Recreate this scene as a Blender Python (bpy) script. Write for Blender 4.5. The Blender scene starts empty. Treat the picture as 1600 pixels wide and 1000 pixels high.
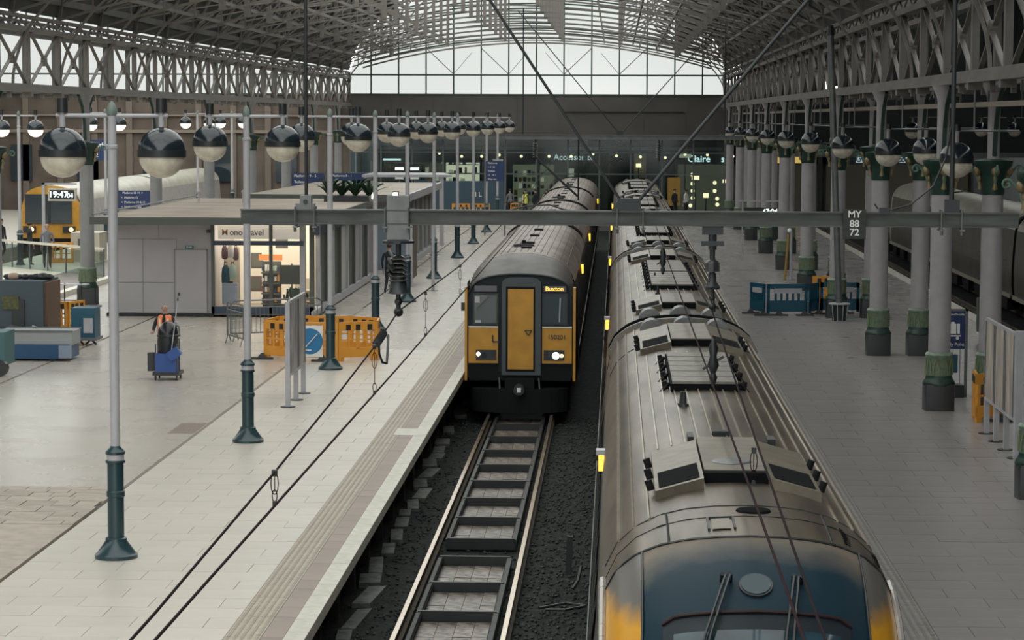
import bpy, bmesh, math, random
from mathutils import Vector, Matrix
random.seed(7)
R = math.radians
S = bpy.context.scene
COL = S.collection

# ------------------------------------------------------------------ camera, world, light, exposure
cam = bpy.data.objects.new('camera', bpy.data.cameras.new('camera'))
COL.objects.link(cam); S.camera = cam
cam.data.sensor_width = 36; cam.data.lens = 85.05; cam.data.clip_start = 0.3; cam.data.clip_end = 600
def cam_axes():
    a, b, r = R(2.446), R(4.779), R(0.2)
    fw = Vector((-math.sin(a)*math.cos(b), math.cos(a)*math.cos(b), -math.sin(b)))
    rt = Vector((math.cos(a), math.sin(a), 0)); up = rt.cross(fw)
    rt2 = rt*math.cos(r) + up*math.sin(r); up2 = up*math.cos(r) - rt*math.sin(r)
    return rt2, up2, fw
_r, _u, _f = cam_axes()
cam.matrix_world = Matrix(((_r.x, _u.x, -_f.x, 0), (_r.y, _u.y, -_f.y, 0), (_r.z, _u.z, -_f.z, 6.17), (0, 0, 0, 1)))

W = bpy.data.worlds.new('world'); S.world = W; W.use_nodes = True
wn = W.node_tree.nodes; wn.clear()
wo = wn.new('ShaderNodeOutputWorld'); wb = wn.new('ShaderNodeBackground')
wb.inputs[0].default_value = (1.0, 0.985, 0.955, 1); wb.inputs[1].default_value = 2.3
W.node_tree.links.new(wb.outputs[0], wo.inputs[0])
S.view_settings.view_transform = 'Standard'; S.view_settings.look = 'None'
S.view_settings.gamma = 1; S.view_settings.use_curve_mapping = False
S.view_settings.exposure = 0.3
S.cycles.use_denoising = True
S.cycles.max_bounces = 7; S.cycles.diffuse_bounces = 4; S.cycles.glossy_bounces = 3
S.cycles.transmission_bounces = 4; S.cycles.transparent_max_bounces = 16
S.cycles.sample_clamp_indirect = 6

# ------------------------------------------------------------------ materials
MATS = {}
def mat(name, col, rough=0.6, metal=0.0, spec=0.5, noise=0.0, nscale=4.0, bump=0.0, bscale=60.0, emit=0.0, ecol=None, rnd=0.0, stretch=None, col2=None):
    if name in MATS: return MATS[name]
    m = bpy.data.materials.new(name); m.use_nodes = True; MATS[name] = m
    nt = m.node_tree; N = nt.nodes; L = nt.links; b = N['Principled BSDF']
    b.inputs['Base Color'].default_value = (*col, 1); b.inputs['Roughness'].default_value = rough
    b.inputs['Metallic'].default_value = metal; b.inputs['Specular IOR Level'].default_value = spec
    if emit:
        b.inputs['Emission Color'].default_value = (*(ecol or col), 1); b.inputs['Emission Strength'].default_value = emit
    if noise or rnd or bump:
        tc = N.new('ShaderNodeTexCoord'); mp = N.new('ShaderNodeMapping'); L.new(tc.outputs['Object'], mp.inputs[0])
        if stretch: mp.inputs['Scale'].default_value = stretch
    if noise:
        n = N.new('ShaderNodeTexNoise'); n.inputs['Scale'].default_value = nscale; n.inputs['Detail'].default_value = 5
        L.new(mp.outputs[0], n.inputs[0])
        r = N.new('ShaderNodeValToRGB'); L.new(n.outputs[0], r.inputs[0])
        c2 = col2 or tuple(c*(1-noise) for c in col)
        r.color_ramp.elements[0].position = 0.35; r.color_ramp.elements[1].position = 0.65
        r.color_ramp.elements[0].color = (*c2, 1); r.color_ramp.elements[1].color = (*col, 1)
        out = r.outputs[0]
        if rnd:
            out = _rnd(N, L, out, rnd)
        L.new(out, b.inputs['Base Color'])
        mr = N.new('ShaderNodeMapRange'); L.new(n.outputs[0], mr.inputs[0])
        mr.inputs[3].default_value = min(1, rough*1.15); mr.inputs[4].default_value = rough*0.85
        L.new(mr.outputs[0], b.inputs['Roughness'])
    elif rnd:
        rgb = N.new('ShaderNodeRGB'); rgb.outputs[0].default_value = (*col, 1)
        L.new(_rnd(N, L, rgb.outputs[0], rnd), b.inputs['Base Color'])
    if bump:
        n2 = N.new('ShaderNodeTexNoise'); n2.inputs['Scale'].default_value = bscale; n2.inputs['Detail'].default_value = 4
        L.new(mp.outputs[0], n2.inputs[0])
        bp = N.new('ShaderNodeBump'); bp.inputs['Strength'].default_value = bump; bp.inputs['Distance'].default_value = 0.02
        L.new(n2.outputs[0], bp.inputs['Height']); L.new(bp.outputs[0], b.inputs['Normal'])
    return m
def _rnd(N, L, src, amt):
    oi = N.new('ShaderNodeObjectInfo'); mr = N.new('ShaderNodeMapRange'); L.new(oi.outputs['Random'], mr.inputs[0])
    mr.inputs[3].default_value = 1-amt; mr.inputs[4].default_value = 1+amt
    vm = N.new('ShaderNodeVectorMath'); vm.operation = 'SCALE'; L.new(src, vm.inputs[0]); L.new(mr.outputs[0], vm.inputs['Scale'])
    return vm.outputs[0]
def glass(name, tint, trans, rough=0.1):
    m = bpy.data.materials.new(name); m.use_nodes = True; MATS[name] = m
    nt = m.node_tree; N = nt.nodes; L = nt.links; N.clear()
    o = N.new('ShaderNodeOutputMaterial'); t = N.new('ShaderNodeBsdfTransparent'); t.inputs[0].default_value = (*[c*trans for c in tint], 1)
    g = N.new('ShaderNodeBsdfGlossy'); g.inputs['Roughness'].default_value = rough; g.inputs[0].default_value = (.8, .8, .8, 1)
    mx = N.new('ShaderNodeMixShader'); mx.inputs[0].default_value = 0.06
    L.new(t.outputs[0], mx.inputs[1]); L.new(g.outputs[0], mx.inputs[2]); L.new(mx.outputs[0], o.inputs[0])
    return m

slab = mat('pale paving', (.57, .53, .47), .31, noise=.07, nscale=1.2, rnd=.04, bump=.015, bscale=60)
slab_r = mat('grey paving', (.28, .26, .255), .29, noise=.10, nscale=1.2, rnd=.05, bump=.015, bscale=60)
slab_b = mat('worn brown paving', (.42, .36, .30), .42, noise=.25, nscale=3, rnd=.13, bump=.08)
tact = mat('tactile paving', (.37, .325, .26), .5, noise=.12, nscale=3, rnd=.04)
tact_r = mat('tactile paving grey', (.26, .25, .235), .5, noise=.12, nscale=3, rnd=.04)
purple = mat('purple paving', (.19, .15, .15), .5, noise=.3, nscale=1.2, rnd=.08, col2=(.27, .21, .165))
coping = mat('coping stone', (.55, .53, .46), .45, noise=.18, nscale=6, rnd=.05, bump=.1)
dark = mat('dark soot concrete', (.035, .04, .04), .8, noise=.4, nscale=3)
joint = mat('joint', (.10, .09, .08), .8)
ballast = mat('ballast', (.024, .027, .025), .85, spec=.2, noise=.6, nscale=9, bump=.5, bscale=60, col2=(.006, .009, .010))
stone_m = mat('ballast stone', (.05, .055, .05), .7, noise=.85, nscale=14, col2=(.008,.010,.011))
pan_floor = mat('drip tray slab', (.27, .225, .19), .38, noise=.75, nscale=7, rnd=.2, bump=.3, bscale=25, col2=(.04, .034, .03))
pan_wall = mat('drip tray wall', (.022, .027, .028), .45, noise=.3, nscale=6)
rail_m = mat('rail top steel', (.62, .52, .42), .22, metal=.9)
rail_s = mat('rail rust', (.07, .05, .035), .7)
steel = mat('dull galvanised steel', (.17, .18, .185), .42, metal=.35, noise=.2, nscale=5)
steel_b = mat('weathered beam steel', (.085, .092, .09), .45, metal=.3, noise=.35, nscale=3, stretch=(.6, 3, 3))
steel_d = mat('dark steel', (.035, .042, .045), .45, metal=.4)
white_m = mat('white metal', (.42, .42, .45), .4, noise=.1, nscale=4)
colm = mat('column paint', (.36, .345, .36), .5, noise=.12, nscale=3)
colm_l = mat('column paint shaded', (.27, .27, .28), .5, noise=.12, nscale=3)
green = mat('green ironwork', (.014, .045, .035), .4, noise=.2)
green_p = mat('pale green moulding', (.19, .26, .19), .45, noise=.3, nscale=12)
gold = mat('gilt leaf', (.24, .18, .09), .45, metal=.3)
black = mat('black paint', (.018, .022, .024), .4)
pedestal = mat('dark teal paint', (.016, .045, .055), .28, spec=.6)
globe_t = mat('globe black cap', (.012, .020, .028), .16, spec=.7)
globe_b = mat('globe diffuser', (.72, .67, .56), .25, noise=.22, nscale=9)
globe_on = mat('globe diffuser lit', (.8, .77, .68), .3, emit=.9, ecol=(1, .93, .78))
truss_m = mat('roof ironwork', (.21, .195, .18), .6, noise=.15, nscale=1)
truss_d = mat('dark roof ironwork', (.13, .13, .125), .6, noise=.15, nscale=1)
board_m = mat('roof boards', (.055, .058, .056), .8, noise=.3, nscale=.6)
brick_m = mat('brown brick', (.145, .115, .095), .8, noise=.25, nscale=.8)
fascia_m = mat('fascia cladding', (.085, .08, .075), .6, noise=.2, nscale=.5)
train_body = mat('train side dark', (.05, .052, .055), .3, metal=.3, noise=.3, nscale=3, stretch=(1, .3, 1))
r2 = mat('train roof metal', (.15, .12, .088), .34, metal=.45, noise=.45, nscale=1.5, stretch=(2.5, .35, 1), col2=(.055, .043, .031))
r2rib = mat('roof rib metal', (.36, .30, .22), .3, metal=.6, noise=.3, nscale=3)
r1 = mat('old train roof', (.20, .155, .12), .42, metal=.3, noise=.4, nscale=1.2, stretch=(2, .5, 1), col2=(.10, .078, .06))
r1c = mat('cab roof grey', (.10, .095, .09), .5, noise=.3, nscale=2)
yellow = mat('train yellow', (.58, .29, .03), .42, noise=.2, nscale=3)
navy = mat('cab dark blue', (.008, .016, .024), .5, spec=.3, noise=.3, nscale=3)
glass_d = mat('dark window glass', (.03, .045, .055), .08, spec=.9)
rubber = mat('gangway rubber', (.06, .075, .085), .5)
soot = mat('undergear', (.008, .009, .010), .7, spec=.2)
orange = mat('orange plastic', (.70, .31, .04), .45)
blue = mat('blue plastic', (.01, .08, .13), .4)
blue_s = mat('sign blue', (.01, .17, .38), .4)
sign_n = mat('navy sign', (.015, .035, .12), .4)
white = mat('white', (.8, .8, .78), .5)
lit = mat('lit white', (1, 1, 1), .5, emit=1.2, ecol=(.85, 1, .95))
lit_w = mat('lit warm', (1, .8, .5), .5, emit=2.2, ecol=(1, .72, .42))
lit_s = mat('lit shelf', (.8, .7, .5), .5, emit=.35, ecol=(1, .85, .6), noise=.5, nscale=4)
amber = mat('amber lamp', (1, .45, .05), .4, emit=3, ecol=(1, .42, .03))
led = mat('amber led text', (1, .6, .1), .4, emit=1.0, ecol=(1, .62, .12))
head_l = mat('headlamp', (1, 1, .9), .2, emit=5, ecol=(1, .95, .8))
kiosk_m = mat('kiosk white panel', (.40, .385, .40), .45, noise=.06, nscale=1)
kroof = mat('kiosk roof felt', (.42, .35, .29), .6, noise=.25, nscale=.7)
kint = mat('shop interior', (.72, .66, .55), .6, emit=.18, ecol=(1, .9, .72))
ktrim = mat('kiosk dark trim', (.03, .05, .09), .4)
kfr = mat('kiosk grey frame', (.09, .10, .09), .5)
skin = mat('skin', (.42, .26, .19), .6)
hair = mat('dark hair', (.03, .022, .018), .7)
cloth_d = mat('dark clothing', (.02, .022, .03), .8)
cloth_g = mat('grey clothing', (.18, .18, .20), .8)
hivis = mat('orange hi vis', (.85, .24, .08), .6)
hivis_y = mat('yellow hi vis', (.65, .65, .05), .6)
cartblue = mat('cart blue', (.02, .08, .30), .4)
leaf = mat('palm leaf', (.02, .05, .025), .5)
wire_m = mat('wire', (.012, .007, .009), .8, spec=.1)
copper = mat('contact wire', (.02, .008, .011), .8, spec=.1)
gl_roof = glass('roof glazing', (.96, 1, .98), .80)
gl_gab = glass('gable glazing', (.95, 1, .99), .30)
gl_scr = glass('screen glazing', (.8, .95, .95), .75)
gl_shop = glass('shop glazing', (1, 1, 1), .92)
MATS['shop glazing'].node_tree.nodes['Mix Shader'].inputs[0].default_value = .02
MATS['screen glazing'].node_tree.nodes['Mix Shader'].inputs[0].default_value = .03
gl_pan = glass('balustrade glass', (.9, 1, .97), .7)

# ------------------------------------------------------------------ helpers
class MB:
    def __init__(s): s.v = []; s.f = []; s.mi = []; s.cur = 0
    def _a(s, vs, fs):
        n = len(s.v); s.v += [tuple(p) for p in vs]; s.f += [tuple(i+n for i in f) for f in fs]; s.mi += [s.cur]*len(fs); return s
    def box(s, x0, x1, y0, y1, z0, z1):
        return s._a([(x0,y0,z0),(x1,y0,z0),(x1,y1,z0),(x0,y1,z0),(x0,y0,z1),(x1,y0,z1),(x1,y1,z1),(x0,y1,z1)],
                    [(0,3,2,1),(4,5,6,7),(0,1,5,4),(1,2,6,5),(2,3,7,6),(3,0,4,7)])
    def bar(s, p, q, w, h=None, up=(0,0,1)):
        p = Vector(p); q = Vector(q); h = h or w; d = (q-p).normalized(); u = Vector(up)
        if abs(d.dot(u)) > .98: u = Vector((0,1,0))
        a = d.cross(u).normalized(); b = a.cross(d).normalized(); a *= w/2; b *= h/2
        vs = [p-a-b, p+a-b, p+a+b, p-a+b, q-a-b, q+a-b, q+a+b, q-a+b]
        return s._a(vs, [(0,3,2,1),(4,5,6,7),(0,1,5,4),(1,2,6,5),(2,3,7,6),(3,0,4,7)][::1])
    def cyl(s, p, q, r0, r1=None, n=12):
        p = Vector(p); q = Vector(q); r1 = r0 if r1 is None else r1; d = (q-p).normalized(); u = Vector((0,0,1)) if abs(d.z) < .9 else Vector((1,0,0))
        a = d.cross(u).normalized(); b = d.cross(a)
        vs = [p+(a*math.cos(2*math.pi*i/n)+b*math.sin(2*math.pi*i/n))*r0 for i in range(n)] + [q+(a*math.cos(2*math.pi*i/n)+b*math.sin(2*math.pi*i/n))*r1 for i in range(n)]
        return s._a(vs, [(i,(i+1)%n,(i+1)%n+n,i+n) for i in range(n)] + [tuple(range(n))[::-1], tuple(range(n,2*n))])
    def tube(s, pts, r, n=6):
        for p, q in zip(pts, pts[1:]): s.cyl(p, q, r, r, n)
        return s
    def lathe(s, c, prof, n=20, sq=False):
        c = Vector(c); k0 = len(s.v); vs = []
        for r, z in prof:
            for i in range(n):
                t = 2*math.pi*(i+.5*(n==4))/n; f = 1
                if sq: f = min(1/max(abs(math.cos(t)), 1e-6), 1/max(abs(math.sin(t)), 1e-6), 1.22)
                vs.append(c+Vector((math.cos(t)*r*f, math.sin(t)*r*f, z)))
        fs = []
        for k in range(len(prof)-1):
            for i in range(n): fs.append((k*n+i, k*n+(i+1)%n, (k+1)*n+(i+1)%n, (k+1)*n+i))
        m = len(prof)-1
        fs += [tuple(range(n))[::-1], tuple(m*n+i for i in range(n))]
        return s._a(vs, fs)
    def ring_prism(s, prof, y0, y1, caps=True):      # closed x-z outline extruded along y
        n = len(prof)
        vs = [(x, y0, z) for x, z in prof] + [(x, y1, z) for x, z in prof]
        fs = [(i, (i+1)%n, (i+1)%n+n, i+n) for i in range(n)]
        if caps: fs += [tuple(range(n))[::-1], tuple(range(n, 2*n))]
        return s._a(vs, fs)
    def poly_z(s, pts, z0, z1):
        n = len(pts)
        return s._a([(x,y,z0) for x,y in pts]+[(x,y,z1) for x,y in pts], [(i,(i+1)%n,(i+1)%n+n,i+n) for i in range(n)]+[tuple(range(n))[::-1], tuple(range(n,2*n))])
    def grid(s, rows):
        n = len(rows[0]); vs = [p for r_ in rows for p in r_]
        fs = [(j*n+i, j*n+i+1, (j+1)*n+i+1, (j+1)*n+i) for j in range(len(rows)-1) for i in range(n-1)]
        return s._a(vs, fs)
    def sphere(s, c, r, sx=1, sy=1, sz=1, n=12, m=8):
        c = Vector(c)
        rows = [[c+Vector((r*sx*math.sin(math.pi*j/m)*math.cos(2*math.pi*i/n), r*sy*math.sin(math.pi*j/m)*math.sin(2*math.pi*i/n), r*sz*math.cos(math.pi*j/m))) for i in range(n+1)] for j in range(m+1)]
        return s.grid(rows)
    def mesh(s, name, mats, smooth=False):
        me = bpy.data.meshes.new(name); me.from_pydata(s.v, [], s.f)
        if not isinstance(mats, (list, tuple)): mats = [mats]
        for m in mats: me.materials.append(m)
        if len(mats) > 1: me.polygons.foreach_set('material_index', s.mi)
        if smooth: me.polygons.foreach_set('use_smooth', [True]*len(me.polygons))
        me.update()
        bm = bmesh.new(); bm.from_mesh(me); bmesh.ops.recalc_face_normals(bm, faces=bm.faces); bm.to_mesh(me); bm.free()
        if smooth:
            try: me.set_sharp_from_angle(angle=R(40))
            except Exception: pass
        return me
    def build(s, name, m, parent=None, smooth=False, local=False, label=None):
        return place(s.mesh(name, m, smooth), name, parent, local, label=label)
def wloc(o):
    v = Vector(o.location)
    while o.parent: o = o.parent; v = v + o.location
    return v
def place(me, name, parent=None, local=False, loc=None, rot=None, label=None):
    o = bpy.data.objects.new(name, me); COL.objects.link(o)
    if parent is not None:
        o.parent = parent
        if loc is not None: o.location = loc
        elif not local: o.location = -wloc(parent)
    elif loc is not None: o.location = loc
    if rot: o.rotation_euler = rot
    if label: o['label'] = label
    return o
def tag(o, label, cat, group=None, kind=None):
    o['label'] = label; o['category'] = cat
    if group: o['group'] = group
    if kind: o['kind'] = kind
    return o
def thing(name, label, cat, loc=(0,0,0), rz=0, group=None, kind=None):
    o = bpy.data.objects.new(name, None); COL.objects.link(o); o.location = loc; o.rotation_euler = (0,0,rz)
    o.empty_display_size = .2
    return tag(o, label, cat, group, kind)
def struct(o, label, cat='structure'):
    o['kind'] = 'structure'; o['label'] = label; o['category'] = cat; return o
def copy_tree(o, parent=None):
    c = o.copy(); COL.objects.link(c); c.parent = parent
    for ch in [x for x in o.children]: copy_tree(ch, c)
    return c
ORD = ['nearest', 'second', 'third', 'fourth', 'fifth', 'sixth', 'seventh', 'eighth', 'ninth', 'tenth', 'eleventh', 'twelfth', 'thirteenth', 'fourteenth', 'fifteenth', 'sixteenth', 'seventeenth', 'eighteenth', 'nineteenth', 'twentieth'] + ['twenty-' + w for w in ('first second third fourth fifth sixth seventh eighth ninth').split()] + ['thirtieth'] + ['thirty-' + w for w in ('first second third fourth fifth sixth').split()]
def text(body, size, loc, parent, m, rot=(R(90), 0, 0), name='lettering', ext=.005, ax='CENTER', label=None, sx=1):
    cu = bpy.data.curves.new(name, 'FONT'); cu.body = body; cu.size = size; cu.extrude = ext; cu.align_x = ax; cu.align_y = 'CENTER'; cu.offset = size*.012
    t = bpy.data.objects.new('tmp', cu); COL.objects.link(t)
    dg = bpy.context.evaluated_depsgraph_get(); me = bpy.data.meshes.new_from_object(t.evaluated_get(dg)); bpy.data.objects.remove(t)
    me.materials.clear(); me.materials.append(m)
    o = bpy.data.objects.new(name, me); COL.objects.link(o); o.parent = parent
    o.location = Vector(loc) - (wloc(parent) if parent else Vector((0,0,0))); o.rotation_euler = rot; o.scale = (sx, 1, 1)
    if label: o['label'] = label
    return o
def lerp(a, b, t): return a+(b-a)*t

# ------------------------------------------------------------------ setting: track bed, platforms
g = MB(); g.grid([[(x, y, -1.18) for x in (-45, -30, -18, -8, 0, 8, 20, 34)] for y in (-90, -30, 0, 30, 60, 90, 120, 158.5)])
bed = struct(g.build('ground', ballast), 'dark stone ballast bed under and beside the tracks', 'ground')
# loose stones (uncountable)
g = MB()
for k in range(5200):
    zone = random.random()
    if zone < .55: x = random.uniform(-1.42, -.35)
    elif zone < .8: x = random.uniform(-4.0, -3.1)
    else: x = random.uniform(-3.0, -1.5)
    y = 27+ (random.random()**1.6)*32; r_ = random.uniform(.012, .038)
    h = random.uniform(.5, 1)*r_; c = (x, y, -1.17+h*.4)
    a = [random.uniform(.7, 1.3)*r_ for _ in range(4)]
    g._a([(x+a[0], y, c[2]), (x, y+a[1], c[2]), (x-a[2], y, c[2]), (x, y-a[3], c[2]), (x+random.uniform(-.3,.3)*r_, y, c[2]+h), (x, y, c[2]-h)],
         [(0,1,4),(1,2,4),(2,3,4),(3,0,4),(1,0,5),(2,1,5),(3,2,5),(0,3,5)])
st = g.build('gravel', stone_m); tag(st, 'loose dark ballast stones scattered along the track bed', 'gravel', kind='stuff')
# ground litter: pale flat scraps by the left wall (cable trough lids)
tr = thing('cable_trough', 'broken line of grey concrete trough lids below the left platform edge', 'cable trough', (-4.1, 40, -1.18))
yy = 27.2
while yy < 62:
    L_ = random.uniform(.7, 1.5); x0 = -3.80+random.uniform(-.07, .07); w = random.uniform(.2, .34); sk = random.uniform(-.12, .12)
    if random.random() < .86:
        MB().poly_z([(x0-w/2, yy), (x0+w/2, yy+random.uniform(0,.08)), (x0+w/2+sk, yy+L_), (x0-w/2+sk, yy+L_*.95)], -1.18, -1.11+random.uniform(-.02,.02)).build('lid', mat('trough lid', (.17, .18, .165), .6, noise=.6, nscale=6, rnd=.15), tr)
    yy += L_+random.uniform(.02, .35)

def platform(name, label, pts, z=-.03, m=joint):
    g = MB(); g.poly_z(pts, -1.2, z)
    return struct(g.build(name, m), label, 'platform')
platL = platform('platform', 'wide pale paved platform left of the tracks', [(-4.4,-70),(-4.4,158),(-25.3,158),(-25.3,-70)], -.05)
platR = platform('platform', 'grey paved platform right of the front train with the iron columns', [(3.0,-70),(11.2,-70),(11.2,158),(3.0,158)], -.05)
platF = platform('platform', 'far-left platform strip beyond the yellow-fronted train', [(-45,60),(-28.4,60),(-28.4,158),(-45,158)], -.0, slab)
# sheets of paving beyond the individually laid slabs
MB().box(-14.16, -8.19, 39.7, 158, -.05, 0).build('paving_field', mat('pale paving field', (.46,.42,.375), .27, noise=.10, nscale=.6, bump=.012, bscale=60), platL)
MB().box(-25.3, -14.24, -70, 158, -.05, 0).build('paving_field', MATS['pale paving field'], platL)
MB().box(-14.16, -8.19, -70, 36, -.05, -.004).build('paving_field', slab_b, platL)
MB().box(-8.12, -4.62, 64, 158, -.05, 0).build('paving_field', MATS['pale paving field'], platL)
MB().box(-8.12, -4.62, -70, 26.9, -.05, 0).build('paving_field', MATS['pale paving field'], platL)
rf = mat('grey paving field', (.28,.26,.255), .27, noise=.12, nscale=.6, bump=.012, bscale=60)
MB().box(3.88, 11.0, 74.8, 158, -.05, 0).build('paving_field', rf, platR)
MB().box(3.88, 11.0, -70, 26.9, -.05, 0).build('paving_field', rf, platR)
def slabs(parent, x0, x1, y0, y1, w, l, m, gap=.007, jig=.0015, limit=300, stuff=False, brk=False):
    g = MB(); j = 0; y = y0; n = 0; cache = {}
    while y < y1-1e-6:
        l2 = l; x = x0 - (w/2 if j % 2 else 0)
        if brk: l2 = random.choice((.3, .42, .55)); x = x0 - random.uniform(0, w)
        while x < x1:
            w2 = w if not brk else random.choice((.35, .5, .7, .9))
            a = max(x, x0); b = min(x+w2, x1)
            if b-a > .06:
                dz = random.uniform(-jig, jig)
                if stuff: g.box(a+gap/2, b-gap/2, y+gap/2, min(y+l2, y1)-gap/2, -.05, dz)
                else:
                    key = (round(b-a, 3), round(min(y+l2, y1)-y, 3))
                    if key not in cache: cache[key] = MB().box(gap/2, key[0]-gap/2, gap/2, key[1]-gap/2, -.05, 0).mesh('paving_slab', m)
                    place(cache[key], 'paving_slab', parent, loc=Vector((a, y, dz))); n += 1
            x += w2
        y += l2; j += 1
    if stuff: o = g.build('paving', m, parent); o['kind'] = 'stuff'
    return n
slabs(platL, -8.12, -4.62, 26.9, 52.1, .9, .6, slab)
slabs(platL, -8.12, -4.62, 52.1, 64, .9, .6, slab, stuff=True)
slabs(platL, -11.3, -8.19, 36, 39.7, .6, .4, slab_b, brk=True, gap=.014, jig=.003)
MB().box(-14.16, -11.3, 36, 39.7, -.05, 0).build('paving_field', slab_b, platL)
slabs(platR, 3.88, 9.0, 26.9, 52.1, .9, .6, slab_r)
slabs(platR, 3.88, 9.0, 52.1, 74.8, .9, .6, slab_r, stuff=True)
MB().box(9.0, 11.0, 26.9, 74.8, -.05, 0).build('paving_field', rf, platR)
# edge bands
def edge_tiles(parent, xa, xb, y0, y1, L_, m, name, ribs=0, z=0, thick=.05, n_obj=300):
    w = xb-xa; k = MB().box(0, w, .003, L_-.003, -thick, 0)
    for i in range(ribs):
        c = w*(i+.5)/ribs
        for q in range(6 if ribs else 0):
            k.box(c-w/ribs*.22, c+w/ribs*.22, L_*(q+.18)/6, L_*(q+.82)/6, 0, .007)
    me = k.mesh(name, m); y = y0; n = 0
    while y < y1 and n < n_obj:
        place(me, name, parent, loc=Vector((xa, y, z+random.uniform(-.0012, .0012)))); y += L_; n += 1
    return y
def long_band(parent, xa, xb, y0, y1, m, ribs=0, name='edge_band'):
    k = MB().box(xa, xb, y0, y1, -.05, 0)
    for i in range(ribs):
        c = xa+(xb-xa)*(i+.5)/ribs; k.box(c-(xb-xa)/ribs*.25, c+(xb-xa)/ribs*.25, y0, y1, 0, .006)
    k.build(name, m, parent)
for (p, tx, px, cx, tm, side) in ((platL, (-4.62,-4.18), (-4.18,-3.91), (-3.91,-3.65), tact, 1), (platR, (3.42,3.88), (3.05,3.42), (2.66,3.05), tact_r, -1)):
    y = edge_tiles(p, tx[0]+.003, tx[1]-.003, 27, 75, .4, tm, 'tactile_tile', 5)
    long_band(p, tx[0], tx[1], y, 158, tm, 5); long_band(p, tx[0], tx[1], -5, 27, tm, 5)
    y = edge_tiles(p, px[0]+.003, px[1]-.003, 27, 75, .6, purple, 'edge_slab')
    long_band(p, px[0], px[1], y, 158, purple); long_band(p, px[0], px[1], -5, 27, purple)
    y = edge_tiles(p, cx[0]+.003, cx[1], 27, 75, .75, coping, 'coping_stone', z=.004, thick=.16)
    long_band(p, cx[0], cx[1], y, 158, coping, name='coping_band'); long_band(p, cx[0], cx[1], -5, 27, coping, name='coping_band')
    xs = sorted((px[0]-.3*side, cx[1]-.08*side)) if side > 0 else sorted((px[1]+.3, cx[0]+.08))
    MB().box(xs[0], xs[1], -5, 158, -.2, -.05).build('edge_beam', dark, p)
k = MB()
for i in range(60):
    k.box(-4.4, -4.02, 26+i*2.2, 26.25+i*2.2, -1.2, -.2)
k.build('edge_pier', dark, platL)
MB().box(-4.5, -4.28, -5, 158, -1.2, -.2).build('platform_wall', dark, platL)
# repaired coping/tactile cross strip near the front train
MB().box(-4.3, -3.66, 46.6, 47.6, -.01, .009).build('cross_strip', coping, platL, label='pale patch crossing the purple edge band')
# inlays
MB().box(-8.21, -8.11, 39.7, 78, -.04, -.004).build('joint_strip', mat('joint strip', (.16,.13,.10), .5), platL)
MB().box(-14.26, -14.14, 40, 66, -.04, -.004).build('joint_strip', MATS['joint strip'], platL)
MB().poly_z([(-8.72,46.6),(-8.22,46.6),(-8.22,48.2),(-8.72,48.2)], -.02, .004).build('inspection_cover', mat('rusty cover', (.20,.15,.12), .5, noise=.3, nscale=20), platL)
for (a,b_,c,d) in ((-7.9,-7.3,50.9,51.0),(-7.5,-5.2,56.7,56.74)):
    pass
# right coping of the right platform, left coping of the left platform
MB().box(11.0, 11.42, -5, 158, -.1, .006).build('coping_band', coping, platR)
MB().box(-25.5, -25.2, -5, 158, -.1, .006).build('coping_band', coping, platL)
MB().box(11.0, 11.25, -5, 158, -1.2, -.1).build('platform_wall', dark, platR)
# low kerb and brown strip at far left of the left platform
kb = thing('raised_walkway', 'raised brown walkway strip with white kerb at the far-left columns', 'walkway', (-19.5, 90, 0))
MB().box(-19.15, -18.85, 60, 150, 0, .17).build('kerb', mat('white kerb', (.72,.70,.60), .4), kb)
MB().box(-21.3, -19.15, 60, 150, 0, .16).build('paving', mat('brown walkway', (.15,.105,.085), .4, noise=.3, nscale=2), kb)
MB().box(-25.0, -21.3, 60, 150, 0, .155).build('paving', mat('cream walkway', (.62,.58,.48), .35, noise=.15, nscale=.6), kb)

# ------------------------------------------------------------------ tracks
def track(cx, y0, y1, label, sleepers=True, rnd_pans=False):
    t = thing('railway_track', label, 'track', (cx, y0, -1.18))
    for s in (-1, 1):
        x = cx+s*.752
        MB().ring_prism([(x-.07,-1.08),(x-.02,-1.05),(x-.02,-.95),(x-.036,-.94),(x-.036,-.917),(x+.036,-.917),(x+.036,-.94),(x+.02,-.95),(x+.02,-1.05),(x+.07,-1.08)], y0, y1).build('rail', rail_s, t)
        MB().box(x-.034, x+.034, y0, y1, -.918, -.912).build('rail_head', rail_m, t)
    if sleepers:
        me = MB().box(-1.25, 1.25, -.12, .12, -.13, -.02).mesh('sleeper', mat('sleeper', (.05,.05,.045), .7, noise=.3, rnd=.2))
        n = int((y1-y0)/.7)
        for i in range(min(n, 200)):
            place(me, 'sleeper', t, loc=Vector((0, i*.7, .10)))
    return t
track(-2.25, 24, 158, 'railway track with drip trays running in front of the yellow-doored train', sleepers=False)
track(1.11, 10, 158, 'railway track under the large foreground train', sleepers=False)
track(12.85, 30, 158, 'empty dark track beside the far right platform edge')
track(15.85, 30, 158, 'track under the pale train at far right', sleepers=False)
track(-26.85, 80, 158, 'track under the yellow-fronted train at far left', sleepers=False)
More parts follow.
